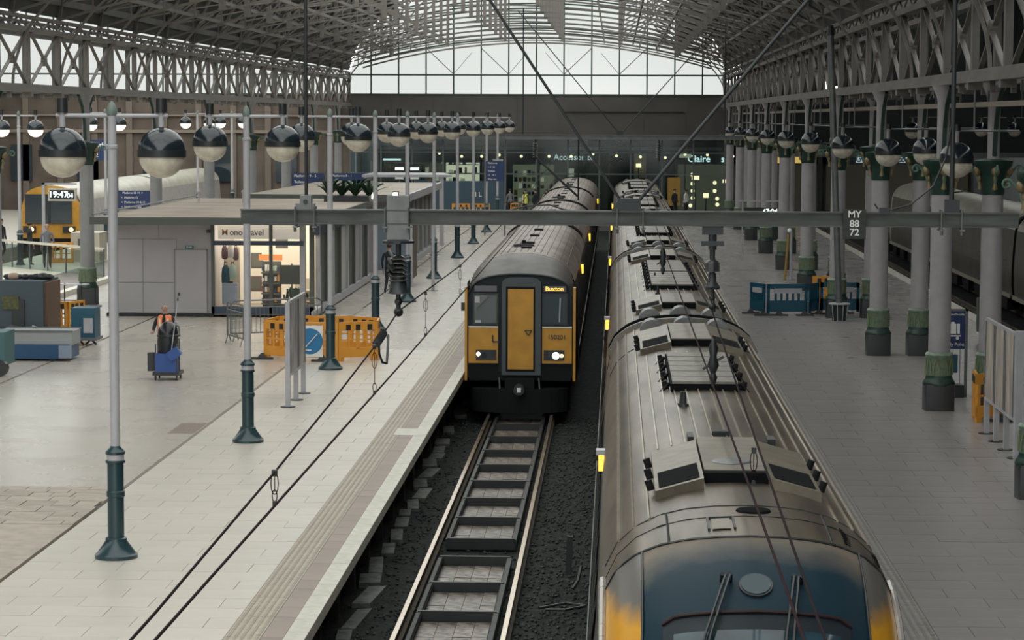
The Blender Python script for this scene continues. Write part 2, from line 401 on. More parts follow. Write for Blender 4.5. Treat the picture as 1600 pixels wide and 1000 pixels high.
# drip trays
def tray(y0, n, idx):
    t = thing('drip_tray', ORD[idx]+' dark-walled drip tray from the camera between the rails', 'drip tray', (-2.25, y0, -1.1), group='drip trays between the rails')
    P = 2.2; x0, x1 = -.6, .6
    MB().box(x0, x1, 0, n*P, -.06, -.03).build('tray_base', pan_wall, t, local=True)
    wm = MB().ring_prism([(x0,-.04),(x0,.12),(x0+.07,.14),(x0+.09,.1),(x0+.05,-.04)], .02, P-.02).mesh('side_wall', pan_wall)
    wm2 = MB().ring_prism([(x1-.05,-.04),(x1-.09,.1),(x1-.07,.14),(x1,.12),(x1,-.04)], .02, P-.02).mesh('side_wall', pan_wall)
    cw = MB().box(x0+.03, x1-.03, -.035, .035, -.04, .15).mesh('cross_wall', pan_wall)
    tl = MB().box(.004, .263, .01, 1.02, -.03, 0).mesh('tray_slab', pan_floor)
    for i in range(n+1): place(cw, 'cross_wall', t, loc=Vector((0, i*P, 0)))
    for i in range(n):
        place(wm, 'side_wall', t, loc=Vector((0, i*P, 0))); place(wm2, 'side_wall', t, loc=Vector((0, i*P, 0)))
        for a in range(4):
            for b in range(2):
                place(tl, 'tray_slab', t, loc=Vector((-.53+a*.266, i*P+.06+b*1.04, random.uniform(-.004,.004))))
tray(27.9, 5, 0)
tray(40.6, 8, 1)

# ------------------------------------------------------------------ roof, walls
CX, HW, ZE, HR = -5.25, 12.25, 9.15, 6.1
def ez(dx, h=HR, hw=HW): return ZE + h*math.sqrt(max(0, 1-(dx/hw)**2))
def lz(dx): return ZE + 1.9*(1-(dx/HW)**2)
def roof(cx, name, label, glaze, y0, y1, left_glaze=None):
    ang = [math.pi*i/28 for i in range(29)]
    pts = [(cx-HW*math.cos(a), ZE+HR*math.sin(a)) for a in ang]
    root = thing(name, label, 'roof', (cx, 0, 9)); root['kind'] = 'structure'
    gl = MB(); bd = MB()
    for (p, q) in zip(pts, pts[1:]):
        mid = ((p[0]+q[0])/2-cx)
        tgt = gl if (glaze[0] < mid < glaze[1]) else bd
        tgt.grid([[(p[0],y0,p[1]+.08),(q[0],y0,q[1]+.08)], [(p[0],y1,p[1]+.08),(q[0],y1,q[1]+.08)]])
    if gl.v: gl.build('glazing', gl_roof, root)
    if bd.v: bd.build('roof_boards', board_m, root)
    return root, pts
roofM, pts = roof(CX, 'ceiling', 'arched train shed roof with glazed crown over the middle tracks', (-8.6, 8.6), -70, 158.9)
for p in pts[1:-1]:
    MB().box(p[0]-.05, p[0]+.05, 26, 158.9, p[1]-.22, p[1]).build('purlin', truss_d, roofM)
roofL, pl = roof(CX-2*HW-.1, 'ceiling', 'glazed arched roof of the neighbouring left shed', (-10, 12.3), -70, 158.9)
roofR, pr = roof(CX+2*HW+1.2, 'ceiling', 'dark boarded arched roof of the neighbouring right shed', (-1.2, 1.2), -70, 158.9)
for r0, pp in ((roofL, pl), (roofR, pr)):
    k = MB()
    for p in pp[2:-1:2]: k.box(p[0]-.06, p[0]+.06, 30, 158.9, p[1]-.25, p[1])
    k.build('purlin', truss_d, r0)
# trusses over the middle shed
def truss_protos():
    segs = 22; xs = [-HW+2*HW*i/segs for i in range(segs+1)]
    lo = MB()
    for a, b in zip(xs, xs[1:]):
        lo.bar((a,0,lz(a)), (b,0,lz(b)), .07, .07, up=(0,1,0))
        if max(abs(a), abs(b)) > 5.5:
            lo.bar((a,0,lz(a)+.5), (b,0,lz(b)+.5), .05, .05, up=(0,1,0)); lo.bar((a,0,lz(a)), (a,0,lz(a)+.5), .05, .05)
    up = MB(); an = [math.pi*i/24 for i in range(25)]
    pp = [(-HW*math.cos(a), ZE+HR*math.sin(a)-.2) for a in an]
    for p, q in zip(pp, pp[1:]): up.bar((p[0],0,p[1]), (q[0],0,q[1]), .14, .12, up=(0,1,0))
    hs = []
    for h in (-9.05, -5.43, -1.81, 1.81, 5.43, 9.05):
        m_ = MB(); m_.box(h-.09, h+.09, -.09, .09, lz(h), ez(h)-.2); hs.append(m_.mesh('hanger', truss_m))
    br = []
    hh = [-10.9, -9.05, -5.43, -1.81, 1.81, 5.43, 9.05, 10.9]
    for a, b in zip(hh, hh[1:]):
        m_ = MB(); m_.bar((a,0,ez(a)-.25), (b,0,lz(b)+.34), .07, .07); m_.bar((a,0,lz(a)+.34), (b,0,ez(b)-.25), .07, .07); br.append(m_.mesh('brace', truss_m))
    kn = []
    for s in (-1, 1):
        m_ = MB(); P = [(s*(HW-.05-1.5*(t**2.2)), 0, 6.95+2.9*t) for t in [i/7 for i in range(8)]]
        for p, q in zip(P, P[1:]): m_.bar(p, q, .07, .07, up=(0,1,0))
        kn.append(m_.mesh('knee_brace', truss_m))
    # low-level lattice rafters between the wall and the lower chord
    return lo.mesh('lower_chord', truss_m), up.mesh('upper_rib', truss_d), hs, br, kn
LO, UP, HS, BR, KN = truss_protos()
for i in range(33):
    y = 27.6+6*i
    if y > 157: break
    t = thing('roof_truss', 'arched lattice iron roof truss over the tracks, %s from the camera' % ORD[i], 'roof truss', (CX, y, 0), group='roof trusses')
    place(LO, 'lower_chord', t, loc=(0,0,0)); place(UP, 'upper_rib', t, loc=(0,0,0))
    for m_ in HS: place(m_, 'hanger', t, loc=(0,0,0))
    for m_ in (BR[0], BR[1], BR[5], BR[6]): place(m_, 'brace', t, loc=(0,0,0))
    for m_ in KN: place(m_, 'knee_brace', t, loc=(0,0,0))
# diagonal wind bracing / longitudinal lattice under roof slopes
wb_ = thing('roof_rafter_lattice', 'dense crossing lattice of thin iron bars filling the roof slopes', 'roof lattice', (CX, 90, 10))
k = MB()
for s in (-1, 1):
    for i in range(21):
        y = 27.6+6*i
        for d0, d1 in ((12.0, 9.6), (9.6, 7.2)):
            k.bar((CX+s*d0, y, lz(d0)+.5), (CX+s*d1, y+6, lz(d1)+.7), .05); k.bar((CX+s*d0, y+6, lz(d0)+.5), (CX+s*d1, y, lz(d1)+.7), .06)
            k.bar((CX+s*d0, y, ez(d0)-.4), (CX+s*d1, y+6, ez(d1)-.4), .06); k.bar((CX+s*d0, y+6, ez(d0)-.4), (CX+s*d1, y, ez(d1)-.4), .06)
    for d0 in (10.8, 9.3, 7.8, 6.3):
        k.box(CX+s*d0-.04, CX+s*d0+.04, 27, 158, lz(d0)+.36, lz(d0)+.48)
o = k.build('lattice_bar', truss_m, wb_); o['kind'] = 'stuff'

# arcade girders
def girder(X, label, m, braced=True):
    t = thing('arcade_girder', label, 'girder', (X, 90, 6.95))
    MB().box(X-.16, X+.16, 27.6, 158.6, 6.88, 7.0).build('bottom_chord', m, t)
    MB().box(X-.10, X+.10, 27.6, 158.6, 7.0, 7.12).build('bottom_rib', m, t)
    MB().box(X-.16, X+.16, 27.6, 158.6, 8.66, 8.80).build('top_chord', m, t)
    MB().box(X-.09, X+.09, 27.6, 158.6, 9.05, 9.15).build('wall_plate', m, t)
    pw = MB().box(-.07, .07, -.11, .11, -.0, 1.66).mesh('girder_post', m)
    b1 = MB().bar((0,.2,.05), (0,3.8,1.65), .04, .10, up=(1,0,0)).mesh('girder_brace', m)
    b2 = MB().bar((.05,3.8,.05), (.05,.2,1.65), .04, .10, up=(1,0,0)).mesh('girder_brace', m)
    gs = MB().cyl((-.04,2,.85), (.09,2,.85), .17, .17, 10).mesh('gusset', m)
    for i in range(33):
        y = 27.6+4*i
        if y > 156: break
        place(pw, 'girder_post', t, loc=Vector((0, y-90, .05)))
        for mm, nm in ((b1,'girder_brace'),(b2,'girder_brace'),(gs,'gusset')) if braced else (): place(mm, nm, t, loc=Vector((0, y-90, .05)))
    k = MB()
    for i in range(66): k.bar((X, 27.6+2*i, 8.8), (X, 28.6+2*i, 9.1), .05); k.bar((X, 28.6+2*i, 9.1), (X, 29.6+2*i, 8.8), .05)
    o = k.build('lacing', m, t); o['kind'] = 'stuff'
    k = MB()
    for i in range(33): k.box(X-.14, X+.14, 27.6+4*i-.15, 27.6+4*i+.15, 6.74, 6.9); k.box(X-.05,X+.05, 29.3+4*i, 29.5+4*i, 6.7, 6.9)
    o = k.build('bracket_row', m, t); o['kind'] = 'stuff'
    return t
girder(CX-HW+.0, 'X-braced iron girder along the left column row, nearer line', truss_m)
girder(CX-HW-1.05, 'X-braced iron girder behind the left one, bordering the next shed', truss_d, False)
girder(6.95, 'X-braced iron girder on the right-hand inner column row', mat('right girder shaded', (.135,.125,.115), .6, noise=.2, nscale=1))  # shade on both right-hand girders is put into their darker colours
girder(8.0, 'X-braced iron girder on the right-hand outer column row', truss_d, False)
ct = thing('cable_tray', 'pale cable tray hung under the right-hand girder', 'cable tray', (7.45, 80, 6.5))
MB().box(7.35, 7.55, 40, 158, 6.42, 6.52).build('tray', mat('cable tray cream', (.30,.26,.21), .6), ct)
k = MB()
for i in range(30): k.box(7.43, 7.47, 41+4*i, 41.05+4*i, 6.52, 6.9)
k.build('hanger_rod', steel_d, ct)

# end wall: gables + fascia
wall = thing('wall_back', 'far end wall with glazed arched gable above dark fascia', 'wall', (CX, 159, 0)); wall['kind'] = 'structure'
def gable(cx, root, bars=True):
    n = 28; arc = [(cx-HW*math.cos(math.pi*i/n), ZE+HR*math.sin(math.pi*i/n)) for i in range(n+1)]
    ZT = 8.95
    xs = [cx-HW]+[cx+d*1.807 for d in range(-6, 7)]+[cx+HW]
    for a, b in zip(xs, xs[1:]):
        for z0, z1 in ((7.72, ZT-.05), (ZT+.05, None)):
            if z1 is None:
                za, zb = (ZE+HR*math.sqrt(max(0,1-((a-cx)/HW)**2))), (ZE+HR*math.sqrt(max(0,1-((b-cx)/HW)**2)))
                md = (a+b)/2; zm = ZE+HR*math.sqrt(max(0,1-((md-cx)/HW)**2))
                pr = [(a+.03,z0),(b-.03,z0),(b-.03,max(zb,z0+.02)),(md,zm),(a+.03,max(za,z0+.02))]
            else: pr = [(a+.03,z0),(b-.03,z0),(b-.03,z1),(a+.03,z1)]
            vs = [(x,158.98,z) for x, z in pr]; mbx = MB(); mbx._a(vs, [tuple(range(len(vs)))]); mbx.build('pane', gl_gab, root)
    gm = mat('gable bars', (.035,.06,.05), .5)
    for x in xs:
        MB().box(x-.045, x+.045, 158.85, 159.0, 7.68, min(ez(x-cx), 15.4)).build('mullion', gm, root)
    MB().box(cx-HW, cx+HW, 158.82, 159.0, ZT-.05, ZT+.05).build('transom', gm, root)
    MB().box(cx-HW, cx+HW, 158.75, 159.05, 7.62, 7.72).build('sill', gm, root)
    for j in range(20 if bars else 0):
        k = MB(); off = .32*j; P = []
        for i in range(29):
            d = -HW+2*HW*i/28; z = lz(d)+off
            if z < ez(d)-.05: P.append((cx+d, 158.9, z))
        if len(P) > 1:
            for p, q in zip(P, P[1:]): k.bar(p, q, .10, .06 if j else .12, up=(0,1,0))
            k.build('glazing_bar', gm if j else truss_m, root)
gable(CX, wall)
for d in (-3.61*1.5, -3.61*.5, 3.61*.5, 3.61*1.5):
    s = 1 if d > 0 else -1
    MB().bar((CX+d, 158.7, 9.0), (CX+d+s*1.8, 158.7, 10.7), .05).bar((CX+d, 158.7, 9.0), (CX+d-s*1.2, 158.7, 10.4), .03).build('gable_brace', truss_d, wall)
MB().box(CX-HW, 8.3, 158.8, 159.4, 4.95, 7.68).build('fascia', fascia_m, wall)
for i in range(9): MB().box(CX-HW+2.75*i-.015, CX-HW+2.75*i+.015, 158.77, 158.8, 4.95, 7.6).build('fascia_joint', joint, wall)
MB().box(-3.4, 4.4, 158.7, 158.8, 6.55, 6.6).build('fascia_rail', steel_d, wall)
MB().box(CX-HW, 7.05, 158.5, 159.2, 4.75, 4.97).build('head_beam', mat('head beam', (.10,.12,.12), .5), wall)
wl = thing('wall_back_left', 'brown brick end wall of the left shed under glazed gable', 'wall', (-30, 159, 0)); wl['kind'] = 'structure'
gable(CX-2*HW-.1, wl, False)
MB().box(-42, CX-HW, 159, 159.5, 0, 7.68).build('brickwork', brick_m, wl)
k = MB()
for i in range(11): k.box(-41.5+2.3*i, -41.1+2.3*i, 158.8, 159, 0, 7.6)
k.build('pilaster', mat('pilaster brick', (.18,.145,.12), .8), wl)
MB().box(-42, CX-HW, 158.7, 159, 5.1, 5.3).box(-42, CX-HW, 158.75, 159, 6.2, 6.3).build('string_course', mat('stone course', (.24,.20,.16), .7), wl)
for i in range(5):
    MB().box(-40+4.4*i, -38.6+4.4*i, 158.8, 158.95, 1.9, 4.3).build('wall_opening', glass_d, wl)
wr = thing('wall_back_right', 'dark end wall of the right shed behind the columns', 'wall', (20, 159, 0)); wr['kind'] = 'structure'
MB().box(8.2, 33, 159, 159.5, 3.9, 15.4).build('boarding', mat('dark boarding', (.022,.028,.03), .7, noise=.3, nscale=.7), wr)
for (x, z) in ((10.2,7.9),(13.4,8.1),(14.0,7.6),(17.2,8.4),(21,8.0)):
    MB().box(x, x+.5, 158.93, 158.99, z, z+.7).build('skylit_pane', lit, wr)
MB().box(8.2, 33, 158.6, 159.4, 3.7, 4.0).build('head_beam', steel, wr)
MB().box(-42.3, -42, -70, 159, -1.2, 9.3).build('wall_left', brick_m)
struct(bpy.data.objects['wall_left'], 'far left brick side wall of the station', 'wall')
MB().box(33, 33.3, -70, 159, -1.2, 9.3).build('wall_right', mat('right wall dark', (.05,.055,.055), .7))
struct(bpy.data.objects['wall_right'], 'far right side wall of the station', 'wall')
# concourse beyond the buffers
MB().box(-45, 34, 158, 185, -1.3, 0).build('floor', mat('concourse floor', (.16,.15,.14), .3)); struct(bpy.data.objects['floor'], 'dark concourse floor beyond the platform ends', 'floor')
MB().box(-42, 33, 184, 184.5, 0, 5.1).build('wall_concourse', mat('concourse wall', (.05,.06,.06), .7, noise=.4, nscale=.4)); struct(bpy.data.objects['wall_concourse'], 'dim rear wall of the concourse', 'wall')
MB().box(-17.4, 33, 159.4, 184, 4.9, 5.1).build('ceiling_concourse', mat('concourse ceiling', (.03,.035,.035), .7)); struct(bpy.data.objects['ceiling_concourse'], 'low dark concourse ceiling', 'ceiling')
scr = thing('glass_screen', 'tall mullioned glass screen across the platform ends', 'glass screen', (-5, 159, 0))
for i in range(13):
    x = CX-HW+2.05*i
    MB().box(x-.05, x+.05, 158.9, 159.05, 0, 4.75).build('mullion', mat('screen frame', (.10,.125,.125), .5), scr)
    if i < 12: MB().box(x+.05, x+2.0, 158.96, 158.98, 0, 4.75).build('pane', gl_scr, scr)
for z in (2.5, 3.9): MB().box(CX-HW, 7.05, 158.88, 159.05, z-.04, z+.04).build('transom', MATS['screen frame'], scr)

# shops in the concourse
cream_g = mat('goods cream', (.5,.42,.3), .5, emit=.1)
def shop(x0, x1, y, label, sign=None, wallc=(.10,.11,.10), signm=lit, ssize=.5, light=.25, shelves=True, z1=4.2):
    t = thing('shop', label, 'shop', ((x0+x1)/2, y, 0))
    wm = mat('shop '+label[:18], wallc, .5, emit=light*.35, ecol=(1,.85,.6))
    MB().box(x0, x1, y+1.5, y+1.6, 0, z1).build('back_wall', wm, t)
    MB().box(x0, x0+.15, y, y+1.5, 0, z1).box(x1-.15, x1, y, y+1.5, 0, z1).build('pier', mat('shop pier', (.09,.10,.10), .5), t)
    MB().box(x0, x1, y, y+1.5, 3.1 if z1 > 3.5 else 2.6, z1).build('sign_band', mat('shop band', (.03,.04,.05), .4), t)
    if shelves:
        for i in range(5):
            MB().box(x0+.3, x1-.3, y+1.1, y+1.5, .5+.6*i, .56+.6*i).build('shelf', mat('shelf grey', (.3,.28,.24), .5), t)
            x = x0+.35
            while x < x1-.5:
                w = random.uniform(.12, .4)
                if random.random() < .75: MB().box(x, x+w, y+1.12, y+1.4, .56+.6*i, .56+.6*i+random.uniform(.15,.42)).build('goods', random.choice((lit_s, MATS.get('shelf grey'), orange, ktrim, green_p, lit_s, cloth_g)), t)
                x += w+random.uniform(.03, .25)
    if sign: text(sign, ssize, ((x0+x1)/2, y-.04, 3.52), t, signm, ext=.02)
    return t
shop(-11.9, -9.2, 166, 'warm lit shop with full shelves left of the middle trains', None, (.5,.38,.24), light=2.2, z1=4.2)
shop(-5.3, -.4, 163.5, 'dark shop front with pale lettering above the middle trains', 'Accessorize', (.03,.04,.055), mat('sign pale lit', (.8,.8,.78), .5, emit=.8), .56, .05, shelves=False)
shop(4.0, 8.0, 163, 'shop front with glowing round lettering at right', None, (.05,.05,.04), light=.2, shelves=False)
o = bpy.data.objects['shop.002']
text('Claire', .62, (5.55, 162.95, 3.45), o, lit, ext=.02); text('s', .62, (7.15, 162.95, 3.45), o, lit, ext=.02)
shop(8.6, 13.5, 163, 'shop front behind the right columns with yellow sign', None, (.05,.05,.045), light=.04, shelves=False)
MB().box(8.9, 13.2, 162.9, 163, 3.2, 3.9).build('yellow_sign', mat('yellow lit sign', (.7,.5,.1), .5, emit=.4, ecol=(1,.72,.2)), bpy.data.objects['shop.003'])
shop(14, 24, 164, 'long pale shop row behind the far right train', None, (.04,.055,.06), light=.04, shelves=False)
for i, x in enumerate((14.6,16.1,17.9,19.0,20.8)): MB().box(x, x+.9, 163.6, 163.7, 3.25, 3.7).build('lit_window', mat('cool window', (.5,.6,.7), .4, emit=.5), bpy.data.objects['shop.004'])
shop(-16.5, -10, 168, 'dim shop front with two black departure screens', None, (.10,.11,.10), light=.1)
for i, x in enumerate((-14.1, -13.1)):
    t = thing('departure_screen', ('left' if i == 0 else 'right')+' one of two black departure screens with white header', 'screen', (x, 157.5, 2.5))
    MB().box(x-.4, x+.4, 157.4, 157.5, 2.1, 3.1).build('housing', black, t); MB().box(x-.28, x+.28, 157.38, 157.4, 2.75, 2.92).build('header', lit, t); MB().box(x-.28, x+.28, 157.38, 157.4, 2.15, 2.28).build('footer', white, t)
    MB().box(x-.03, x+.03, 157.43, 157.47, 0, 2.1).build('support', steel, t)
MB().box(-17, 7, 161, 161.3, 4.05, 4.25).build('inner_beam', mat('inner beam', (.28,.28,.32), .5)); tag(bpy.data.objects['inner_beam'], 'pale horizontal beam inside the concourse above the globe lights', 'beam')
t = thing('shop_kiosk', 'small lit confectionery kiosk with stacked goods right of the blue sign', 'kiosk', (-5.5, 164, 0))
MB().box(-7.0,-4.2,164.5,164.6,0,3.0).build('back_wall', mat('kiosk olive', (.16,.15,.07), .5, emit=.12, ecol=(1,.9,.6)), t)
for i in range(5):
    for j in range(9):
        if random.random() < .7: MB().box(-6.9+.3*j,-6.68+.3*j,164.2,164.5,.5+.45*i,.5+.45*i+random.uniform(.15,.35)).build('goods', random.choice((lit_s, cream_g, orange, sign_n, green_p)), t)
for (x0, x1, z0, z1, m_, lb) in ((1.2,2.0,2.2,3.9,mat('cream column wall', (.4,.33,.25), .6),'cream pier behind the glass screen between the two shop signs'), (-2.2,-1.9,0,4.8,steel,'grey pier behind the glass under the left shop sign'), (2.9,3.3,0,4.8,steel,'grey pier left of the glowing sign'), (-15.5,-12.8,.8,2.6,mat('dim teal wall', (.06,.10,.09), .5),'dim teal panel behind the far lamps')):
    o = MB().box(x0,x1,162.2,162.4,z0,z1).build('wall_panel', m_); tag(o, lb, 'panel')
for i, (x, z, w, h, m_) in enumerate(((5.3,2.1,.5,.25,lit_w),(7.35,1.9,.5,.22,lit_w),(4.6,3.55,.8,.25,lit_s),(6.0,.9,.35,.3,lit_w),(-3.0,2.2,.4,.6,lit_s),(1.5,2.9,.35,.25,lit_w),(-7.9,3.0,.7,.4,lit_s),(-15.0,3.3,1.2,.12,lit),(2.0,1.6,.25,.4,lit_s))):
    o = MB().box(x-w/2, x+w/2, 161.8, 161.9, z, z+h).build('lit_display', m_); tag(o, 'small glowing shop display panel in the concourse, %s of nine listed by brightness' % ORD[i].replace('nearest','first') if False else 'small glowing display behind the glass screen, ' + ('beside the warm bulbs','right of the glowing sign','under the ceiling before the glowing sign','low between the warm bulbs','under the pale shop lettering','on the cream pier','above the olive kiosk','above the departure screens','low by the cream pier')[i], 'display'); MB().box(x-.03, x+.03, 161.82, 161.88, 0, z).build('stand', steel_d, o)
# blue hoarding wall in front of the screen (left of trains)
hb = thing('ticket_barrier_wall', 'long dark blue hoarding in front of the glass screen', 'hoarding', (-9.5, 152, 0))
MB().box(-12.6, -7.0, 152, 152.2, 0, 2.2).build('panel', mat('hoarding blue', (.035,.075,.11), .35), hb)
text('I I L', .42, (-8.75, 151.97, 1.35), hb, white, ext=.01)
# concourse downlights
for i in range(16):
    x = -12+1.5*i+random.uniform(-.3,.3)
    o = MB().sphere((0,0,0), .10, n=10, m=6).build('downlight', lit_w, smooth=True); o.location = (x, 160.5, 3.72+random.uniform(-.15,.1))
    tag(o, 'small warm globe light behind the glass screen, %s from the left end of the row' % ORD[i].replace('nearest','first'), 'light', 'concourse globe lights'); MB().cyl((0,0,.05),(0,0,4.9-o.location.z), .015).build('stem', steel_d, o, local=True)
for i in range(9):
    o = MB().sphere((0,0,0), .13, n=10, m=6).build('shop_lamp', lit_w, smooth=True)
    o.location = (5.0+(i//5)*1.65+random.uniform(-.1,.1), 161.5, .4+.5*(i % 5)+random.uniform(-.1,.1)); tag(o, 'warm bulb in the right shop window, %s column, %s from the floor' % (('left','right')[i//5], ORD[i%5].replace('nearest','first')), 'light', 'warm bulbs in the shop window')

# ------------------------------------------------------------------ columns
def column(x, y, label, group, shaft=colm, zt=6.88):
    t = thing('iron_column', label, 'column', (x, y, 0), group=group)
    def part(nm, mb, m, **k):
        if nm not in CACHE: CACHE[nm] = mb().mesh(nm.split('#')[0], m, True)
        return place(CACHE[nm], nm.split('#')[0], t, loc=(0,0,0))
    sk = '#'+shaft.name
    part('plinth', lambda: MB().lathe((0,0,0), [(.345,0),(.345,.5),(.33,.56)], 8, sq=True), black)
    part('base_moulding', lambda: MB().lathe((0,0,0), [(.33,.5),(.35,.56),(.34,.6),(.30,.66),(.28,.72),(.28,.74)], 20), green)
    part('green_drum', lambda: MB().lathe((0,0,0), [(.27,.72),(.275,1.12),(.29,1.14),(.30,1.18),(.28,1.22),(.24,1.24)], 20), green_p)
    def leaves():
        k = MB()
        for i in range(10):
            a = 2*math.pi*i/10; c = Vector((math.cos(a), math.sin(a), 0)); s = Vector((-math.sin(a), math.cos(a), 0))
            for d in (-1, 1):
                pts_ = [c*.285+s*d*.07*(1-(q/5)**2)+Vector((0,0,.76+.34*q/5)) for q in range(6)]
                k.tube(pts_, .011, 4)
        return k
    part('leaf_relief', leaves, mat('relief gilt green', (.22,.26,.14), .5))
    part('shaft'+sk, lambda: MB().lathe((0,0,0), [(.235,1.22),(.225,4.6)], 20), shaft)
    part('capital', lambda: MB().lathe((0,0,0), [(.24,4.58),(.25,4.62),(.25,4.95),(.30,5.08),(.40,5.2),(.42,5.3),(.2,5.34)], 16), green)
    def vol():
        k = MB()
        for a in (0, math.pi/2, math.pi, 1.5*math.pi):
            d = Vector((math.cos(a), math.sin(a), 0))
            pts_ = [d*.26+Vector((0,0,4.68)), d*.34+Vector((0,0,4.95)), d*.46+Vector((0,0,5.15))]
            for q in range(11):
                an = 2*math.pi*q/8; rr = .105*(1-q/13); pts_.append(d*(.56-rr*math.cos(an))+Vector((0,0,5.12+rr*math.sin(an))))
            k.tube(pts_, .022, 5)
        return k
    part('volute', vol, mat('volute green', (.10,.20,.15), .4))
    def lil():
        k = MB()
        for a in (0, math.pi/2, math.pi, 1.5*math.pi):
            d = Vector((math.cos(a), math.sin(a), 0))*.29
            k.sphere(d*1.15+Vector((0,0,5.08)), .09, 1,1,1.2, 8, 6); k.sphere(d*1.0+Vector((0,0,4.92)), .045, 1,1,1.8, 8, 6)
            k.cyl(d*.92+Vector((0,0,4.70)), d*1.0+Vector((0,0,4.9)), .06, .02, 8)
        return k
    part('gilt_flower', lil, gold)
    part('upper_shaft'+sk, lambda: MB().lathe((0,0,0), [(.13,5.3),(.13,6.6),(.2,6.75),(.26,6.88)], 12), shaft)
    def brk():
        k = MB()
        for s in (-1, 1):
            P = [Vector((0, s*.14, 5.4)), Vector((0, s*.25, 6.0)), Vector((0, s*.55, 6.5)), Vector((0, s*1.1, 6.85))]
            for p, q in zip(P, P[1:]): k.bar(p, q, .09, .06)
        return k
    part('spandrel', brk, green)
    return t
CACHE = {}
ys = [39.6+12*i for i in range(10)]
for i, y in enumerate(ys):
    column(6.9, y, 'pale iron column with green base on the right platform inner row, %s from the camera' % ORD[i], 'right inner columns')
    column(7.97, y+.05, 'pale iron column of the right platform outer row, %s from the camera' % ORD[i], 'right outer columns')
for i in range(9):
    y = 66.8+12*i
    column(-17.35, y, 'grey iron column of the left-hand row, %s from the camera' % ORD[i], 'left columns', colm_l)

# ------------------------------------------------------------------ globe lamps
def globe_parts(parent, c, r=.325, lit_=False):
    c = Vector(c)
    top = [(r*math.sin(a), r*math.cos(a)) for a in [R(4+i*86/9) for i in range(10)]][::-1]
    MB().lathe(c, [(r*math.cos(a), r*math.sin(a)*.94+.05) for a in [R(90-0.001)*i/9 for i in range(10)]], 24).build('globe_cap', globe_t, parent, smooth=True, local=True)
    MB().lathe(c, [(r+.012, -.05), (r+.014, .05)], 24).build('globe_band', black, parent, smooth=True, local=True)
    MB().lathe(c, [(max(.002, (r-.012)*math.sin(a)), -.05-(r-.012)*math.cos(a)*.93) for a in [R(90)*i/9 for i in range(10)]], 24).build('diffuser', globe_on if lit_ else globe_b, parent, smooth=True, local=True)
def lamp(x, y, label, group, lit_=False):
    t = thing('lamp_post', label, 'lamp post', (x, y, 0), group=group)
    MB().lathe((0,0,0), [(.30,0),(.30,.05),(.27,.07),(.15,.24),(.15,.28),(.135,.29)], 24).build('base', pedestal, t, True, True)
    MB().lathe((0,0,0), [(.115,.24),(.115,1.36)], 20).build('pedestal', pedestal, t, True, True)
    MB().lathe((0,0,0), [(.12,.86),(.13,.87),(.13,.94),(.12,.95)], 12).build('inspection_collar', pedestal, t, True, True)
    MB().lathe((0,0,0), [(.122,1.38),(.122,1.46)], 20).build('white_ring', white_m, t, True, True)
    MB().lathe((0,0,0), [(.115,1.34),(.138,1.345),(.138,1.375),(.115,1.38),(.115,1.46),(.138,1.465),(.138,1.5),(.075,1.56),(.07,1.58)], 20).build('collar', pedestal, t, True, True)
    MB().lathe((0,0,0), [(.075,1.5),(.068,1.54),(.066,5.75)], 16).build('post', white_m, t, True, True)
    MB().lathe((0,0,0), [(.066,5.72),(.078,5.73),(.078,5.77),(.062,5.78),(.06,6.18)], 16).build('post_top', white_m, t, True, True)
    MB().lathe((0,0,0), [(.066,6.18),(.075,6.2),(.07,6.28),(.04,6.35),(.01,6.38)], 12).build('finial', mat('finial green grey', (.15,.20,.18), .5), t, True, True)
    MB().cyl((-.78,0,6.18), (.78,0,6.18), .028).build('arm', white_m, t, True, True)
    for s in (-1, 1):
        gp = thing('globe', '', 'x'); del gp['label']; del gp['category']; gp.parent = t; gp.location = (s*.69, 0, 0)
        MB().cyl((0,0,6.02), (0,0,6.24), .042).build('stem', white_m, gp, True, True)
        MB().lathe((0,0,0), [(.075,6.22),(.075,6.42)], 12).build('stem_cap', black, gp, True, True)
        MB().cyl((0,0,5.98), (0,0,6.06), .03).build('neck', black, gp, True, True)
        globe_parts(gp, (0,0,5.66), lit_=lit_)
    return t
lys = [33.3, 45.5, 58.85, 70.0, 80.8, 92.7, 106.4, 118.4, 130.5, 142.5]
l0 = lamp(-6.97, lys[0], 'twin-globe lamp post nearest the camera on the left platform', 'left platform lamps')
for i, y in enumerate(lys[1:], 1):
    c = copy_tree(l0); c.location = (-6.97, y, 0); c['label'] = 'twin-globe lamp post on the left platform, %s from the camera' % ORD[i]
l1 = lamp(-24.1, 97, 'lit twin-globe lamp on white post at the far left edge', 'lit far-left lamps', True)
for i, (x, y) in enumerate(((-24.4,115),(-24.3,140),(-23.4,147))):
    c = copy_tree(l1); c.location = (x, y, .155); c['label'] = 'lit twin-globe lamp beyond the kiosk at far left, %s from the camera' % ORD[i+1]
def hang_lamp(x, y, label, group, two=False):
    t = thing('hanging_lamp', label, 'lamp', (x, y, 5.95), group=group)
    MB().cyl((-.12,0,0), (1.2,0,0), .022).build('arm', steel, t, True, True); MB().cyl((.33,0,0), (.33,0,.95), .02).build('drop_rod', steel, t, True, True)
    MB().cyl((0,0,-.25), (0,0,.06), .045).build('stem', mat('stem grey', (.28,.26,.24), .5), t, True, True)
    MB().lathe((0,0,0), [(.07,.0),(.07,.12)], 10).build('stem_cap', black, t, True, True)
    globe_parts(t, (0,0,-.58))
    return t
h0 = hang_lamp(6.62, 47.5, 'black and cream globe lamp hung by the right columns, nearest the camera', 'right hanging globes')
for i in range(1, 9):
    c = copy_tree(h0); c.location = (6.62+.01*i, 47.5+12*i, 5.93); c['label'] = 'black and cream globe lamp over the right platform, %s from the camera' % ORD[i]
